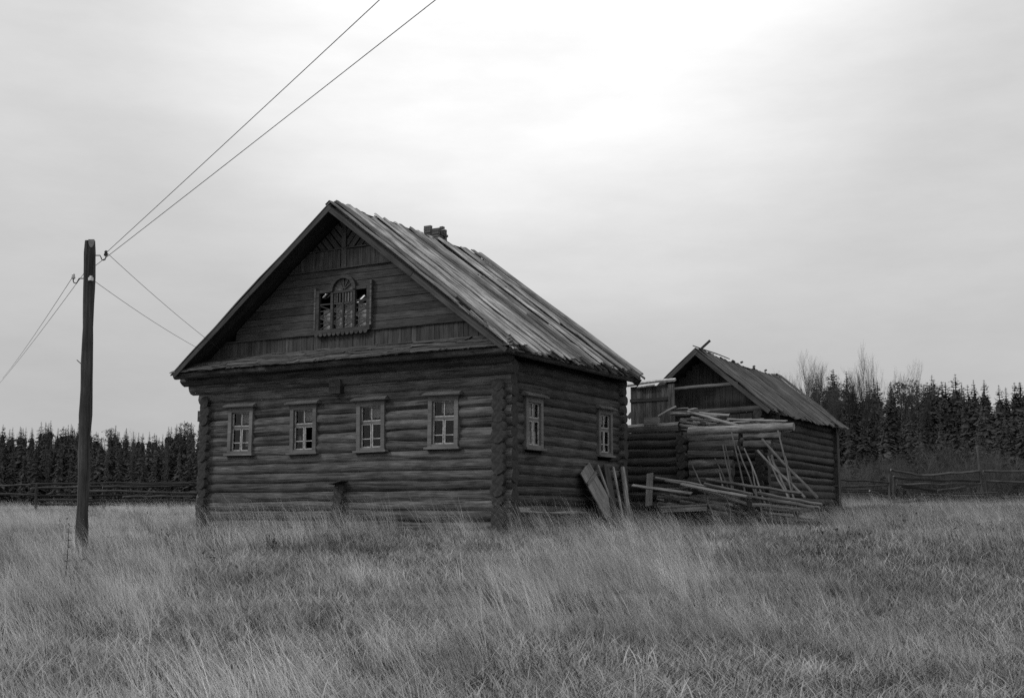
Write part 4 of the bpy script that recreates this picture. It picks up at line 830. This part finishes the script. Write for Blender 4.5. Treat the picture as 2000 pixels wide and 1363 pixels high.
def tuft(i, kind):
    r = random.Random(900+i); vs, fs = [], []
    if kind == 'mat':
        for k in range(60): blade(vs, fs, r.gauss(0, .16), r.gauss(0, .16), r.uniform(.06, .26), r.choice((.005, .007, .009, .012, .018)), r.uniform(.2, 1.5), WIND+r.gauss(0, 1.5), r)
    elif kind == 'tall':
        sp = r.uniform(.06, .2); hh = r.uniform(.75, 1.1)
        for k in range(r.randint(14, 30)): blade(vs, fs, r.gauss(0, sp), r.gauss(0, sp), hh*r.uniform(.25, .72), r.uniform(.003, .0065), r.uniform(.2, .95), WIND+r.gauss(0, .4), r)
        for k in range(r.randint(3, 9)):
            x, y, h, a = r.gauss(0, sp), r.gauss(0, sp), hh*r.uniform(.5, .85), WIND+r.gauss(0, .4); blade(vs, fs, x, y, h, .0045, r.uniform(.4, .85), a, r, .4)
    elif kind == 'herb':
        for k in range(5):
            x, y, h = r.gauss(0, .1), r.gauss(0, .1), r.uniform(.15, .36); q = Vector((x, y, 0)); e = q+Vector((r.uniform(-.1, .05), r.uniform(-.1, .05), h)); ctube(vs, fs, q, e, .005, .003, 3)
            for j in range(9):
                c = q.lerp(e, r.uniform(.3, 1)); v = Vector((r.uniform(-1, 1), r.uniform(-1, 1), r.uniform(-.4, .8))).normalized()*r.uniform(.03, .08); t = v.cross(Vector((r.random(), r.random(), 1))).normalized()*.014; b_ = len(vs); vs += [c, c+v*.5+t, c+v, c+v*.5-t]; fs.append((b_, b_+1, b_+2, b_+3))
    else:
        for k in range(45): blade(vs, fs, r.gauss(0, .17), r.gauss(0, .17), r.uniform(.04, .16), r.uniform(.008, .016), r.uniform(.2, 1.3), r.uniform(0, 6.28), r)
    me = data('tuft', vs, fs, {'mat': M_GR_MAT, 'tall': M_GR_TALL, 'low': M_GR_DARK, 'herb': M_WEED}[kind]); tufts.objects.link(bpy.data.objects.new('tuft_%02d' % i, me))
for i in range(14): tuft(i, 'mat' if i < 4 else ('tall' if i < 10 else ('low' if i < 12 else 'herb')))
def build_grass():
    g = np.random.default_rng(5); P, IDX, SC, RZ = [], [], [], []
    def inside(x, y):
        if -.15 < x < W+.15 and -.1 < y < L+.1: return True
        if 8.2 < x < 13.4 and 9.4 < y < 12: return True
        return BX-2 < x < BX+2.1 and BY0 < y < BY1
    def scatter(t0, t1, dens, half):
        A = half*(t1*t1-t0*t0); n = int(A*dens); t = np.sqrt(g.uniform(t0*t0, t1*t1, n)); s = g.uniform(-half, half, n)*t
        for a, b in zip(t, s):
            x = CAM.x+FH.x*a+RH.x*b; y = CAM.y+FH.y*a+RH.y*b
            if inside(x, y): continue
            n1 = mnoise.noise(Vector((x*.16, y*.16, 1)))+.5*mnoise.noise(Vector((x*.5, y*.5, 7))); n2 = mnoise.noise(Vector((x*.22+9, y*.30, 4)))+.5*mnoise.noise(Vector((x*.8, y*.8, 2))); u = g.random()
            right = max(0, min(1, (b-4)/5))*max(0, min(1, (34-a)/6))
            pt = max(.03, .22+1.0*n1-.25*right); pd_ = max(0.03, .16+1.1*n2+.2*right)
            if u < pt: i = g.integers(4, 10); k = g.uniform(.6, 1.1)*(.8 if right > .5 else 1)*(1+.35*max(-.6, n1))
            elif u < pt+pd_: i = g.integers(10, 12) if g.random() < .985 or a < 19 else g.integers(12, 14); k = g.uniform(.8, 1.3)
            else: i = g.integers(0, 4); k = g.uniform(.7, 1.3)
            P.append((x, y, gz(x, y)-.02)); IDX.append(int(i)); SC.append(k); RZ.append(g.normal(0, .3))
    scatter(6, 16, 30, .95); scatter(16, 27, 26, .85); scatter(27, 37, 17, .8); scatter(37, 62, 6, .75); scatter(62, 110, 1.5, .7)
    for k in range(420):
        t, b_ = g.uniform(23, 33), g.uniform(-14, 12); x = CAM.x+FH.x*t+RH.x*b_; y = CAM.y+FH.y*t+RH.y*b_
        if inside(x, y) or mnoise.noise(Vector((x*.5, y*.5, 11))) < -.05: continue
        P.append((x, y, gz(x, y)-.02)); IDX.append(int(g.integers(4, 10))); SC.append(g.uniform(1.0, 1.45)); RZ.append(g.normal(0, .3))
    for k in range(150):                                                            # tall stalks standing against the walls
        if k < 95: x, y = g.uniform(-.6, W+.3), -g.uniform(.35, 1.7)
        else: x, y = W+g.uniform(.4, 1.8), g.uniform(-1.2, 6)
        if mnoise.noise(Vector((x*.6, y*.6, 21))) < -.08: continue
        P.append((x, y, gz(x, y)-.02)); IDX.append(int(g.integers(4, 10))); SC.append(g.uniform(1.1, 1.75)); RZ.append(g.normal(0, .25))
    me = bpy.data.meshes.new('meadow_grass'); me.from_pydata(P, [], [])
    a = me.attributes.new('idx', 'INT', 'POINT'); a.data.foreach_set('value', IDX)
    a = me.attributes.new('scl', 'FLOAT', 'POINT'); a.data.foreach_set('value', SC)
    a = me.attributes.new('rot', 'FLOAT_VECTOR', 'POINT'); a.data.foreach_set('vector', np.array([(0, 0, r) for r in RZ]).ravel())
    o = bpy.data.objects.new('meadow_grass', me); col.objects.link(o); tag(o, kind='stuff')
    ng = bpy.data.node_groups.new('grass_scatter', 'GeometryNodeTree')
    ng.interface.new_socket('Geometry', in_out='INPUT', socket_type='NodeSocketGeometry'); ng.interface.new_socket('Geometry', in_out='OUTPUT', socket_type='NodeSocketGeometry')
    nn = ng.nodes.new; gi = nn('NodeGroupInput'); go = nn('NodeGroupOutput'); mpn = nn('GeometryNodeMeshToPoints'); iop = nn('GeometryNodeInstanceOnPoints'); ci = nn('GeometryNodeCollectionInfo')
    ci.inputs['Collection'].default_value = tufts; ci.inputs['Separate Children'].default_value = True; ci.inputs['Reset Children'].default_value = True
    def na(t, n): q = nn('GeometryNodeInputNamedAttribute'); q.data_type = t; q.inputs['Name'].default_value = n; return [s for s in q.outputs if s.enabled and s.name == 'Attribute'][0]
    Lk = ng.links.new; Lk(gi.outputs[0], mpn.inputs['Mesh']); Lk(mpn.outputs[0], iop.inputs['Points']); Lk(ci.outputs[0], iop.inputs['Instance']); iop.inputs['Pick Instance'].default_value = True
    Lk(na('INT', 'idx'), iop.inputs['Instance Index']); Lk(na('FLOAT', 'scl'), iop.inputs['Scale'])
    er = nn('FunctionNodeEulerToRotation'); Lk(na('FLOAT_VECTOR', 'rot'), er.inputs[0]); Lk(er.outputs[0], iop.inputs['Rotation']); Lk(iop.outputs[0], go.inputs[0])
    md = o.modifiers.new('scatter', 'NODES'); md.node_group = ng
    print('grass points', len(P))
build_grass()
print('objects', len(bpy.data.objects))
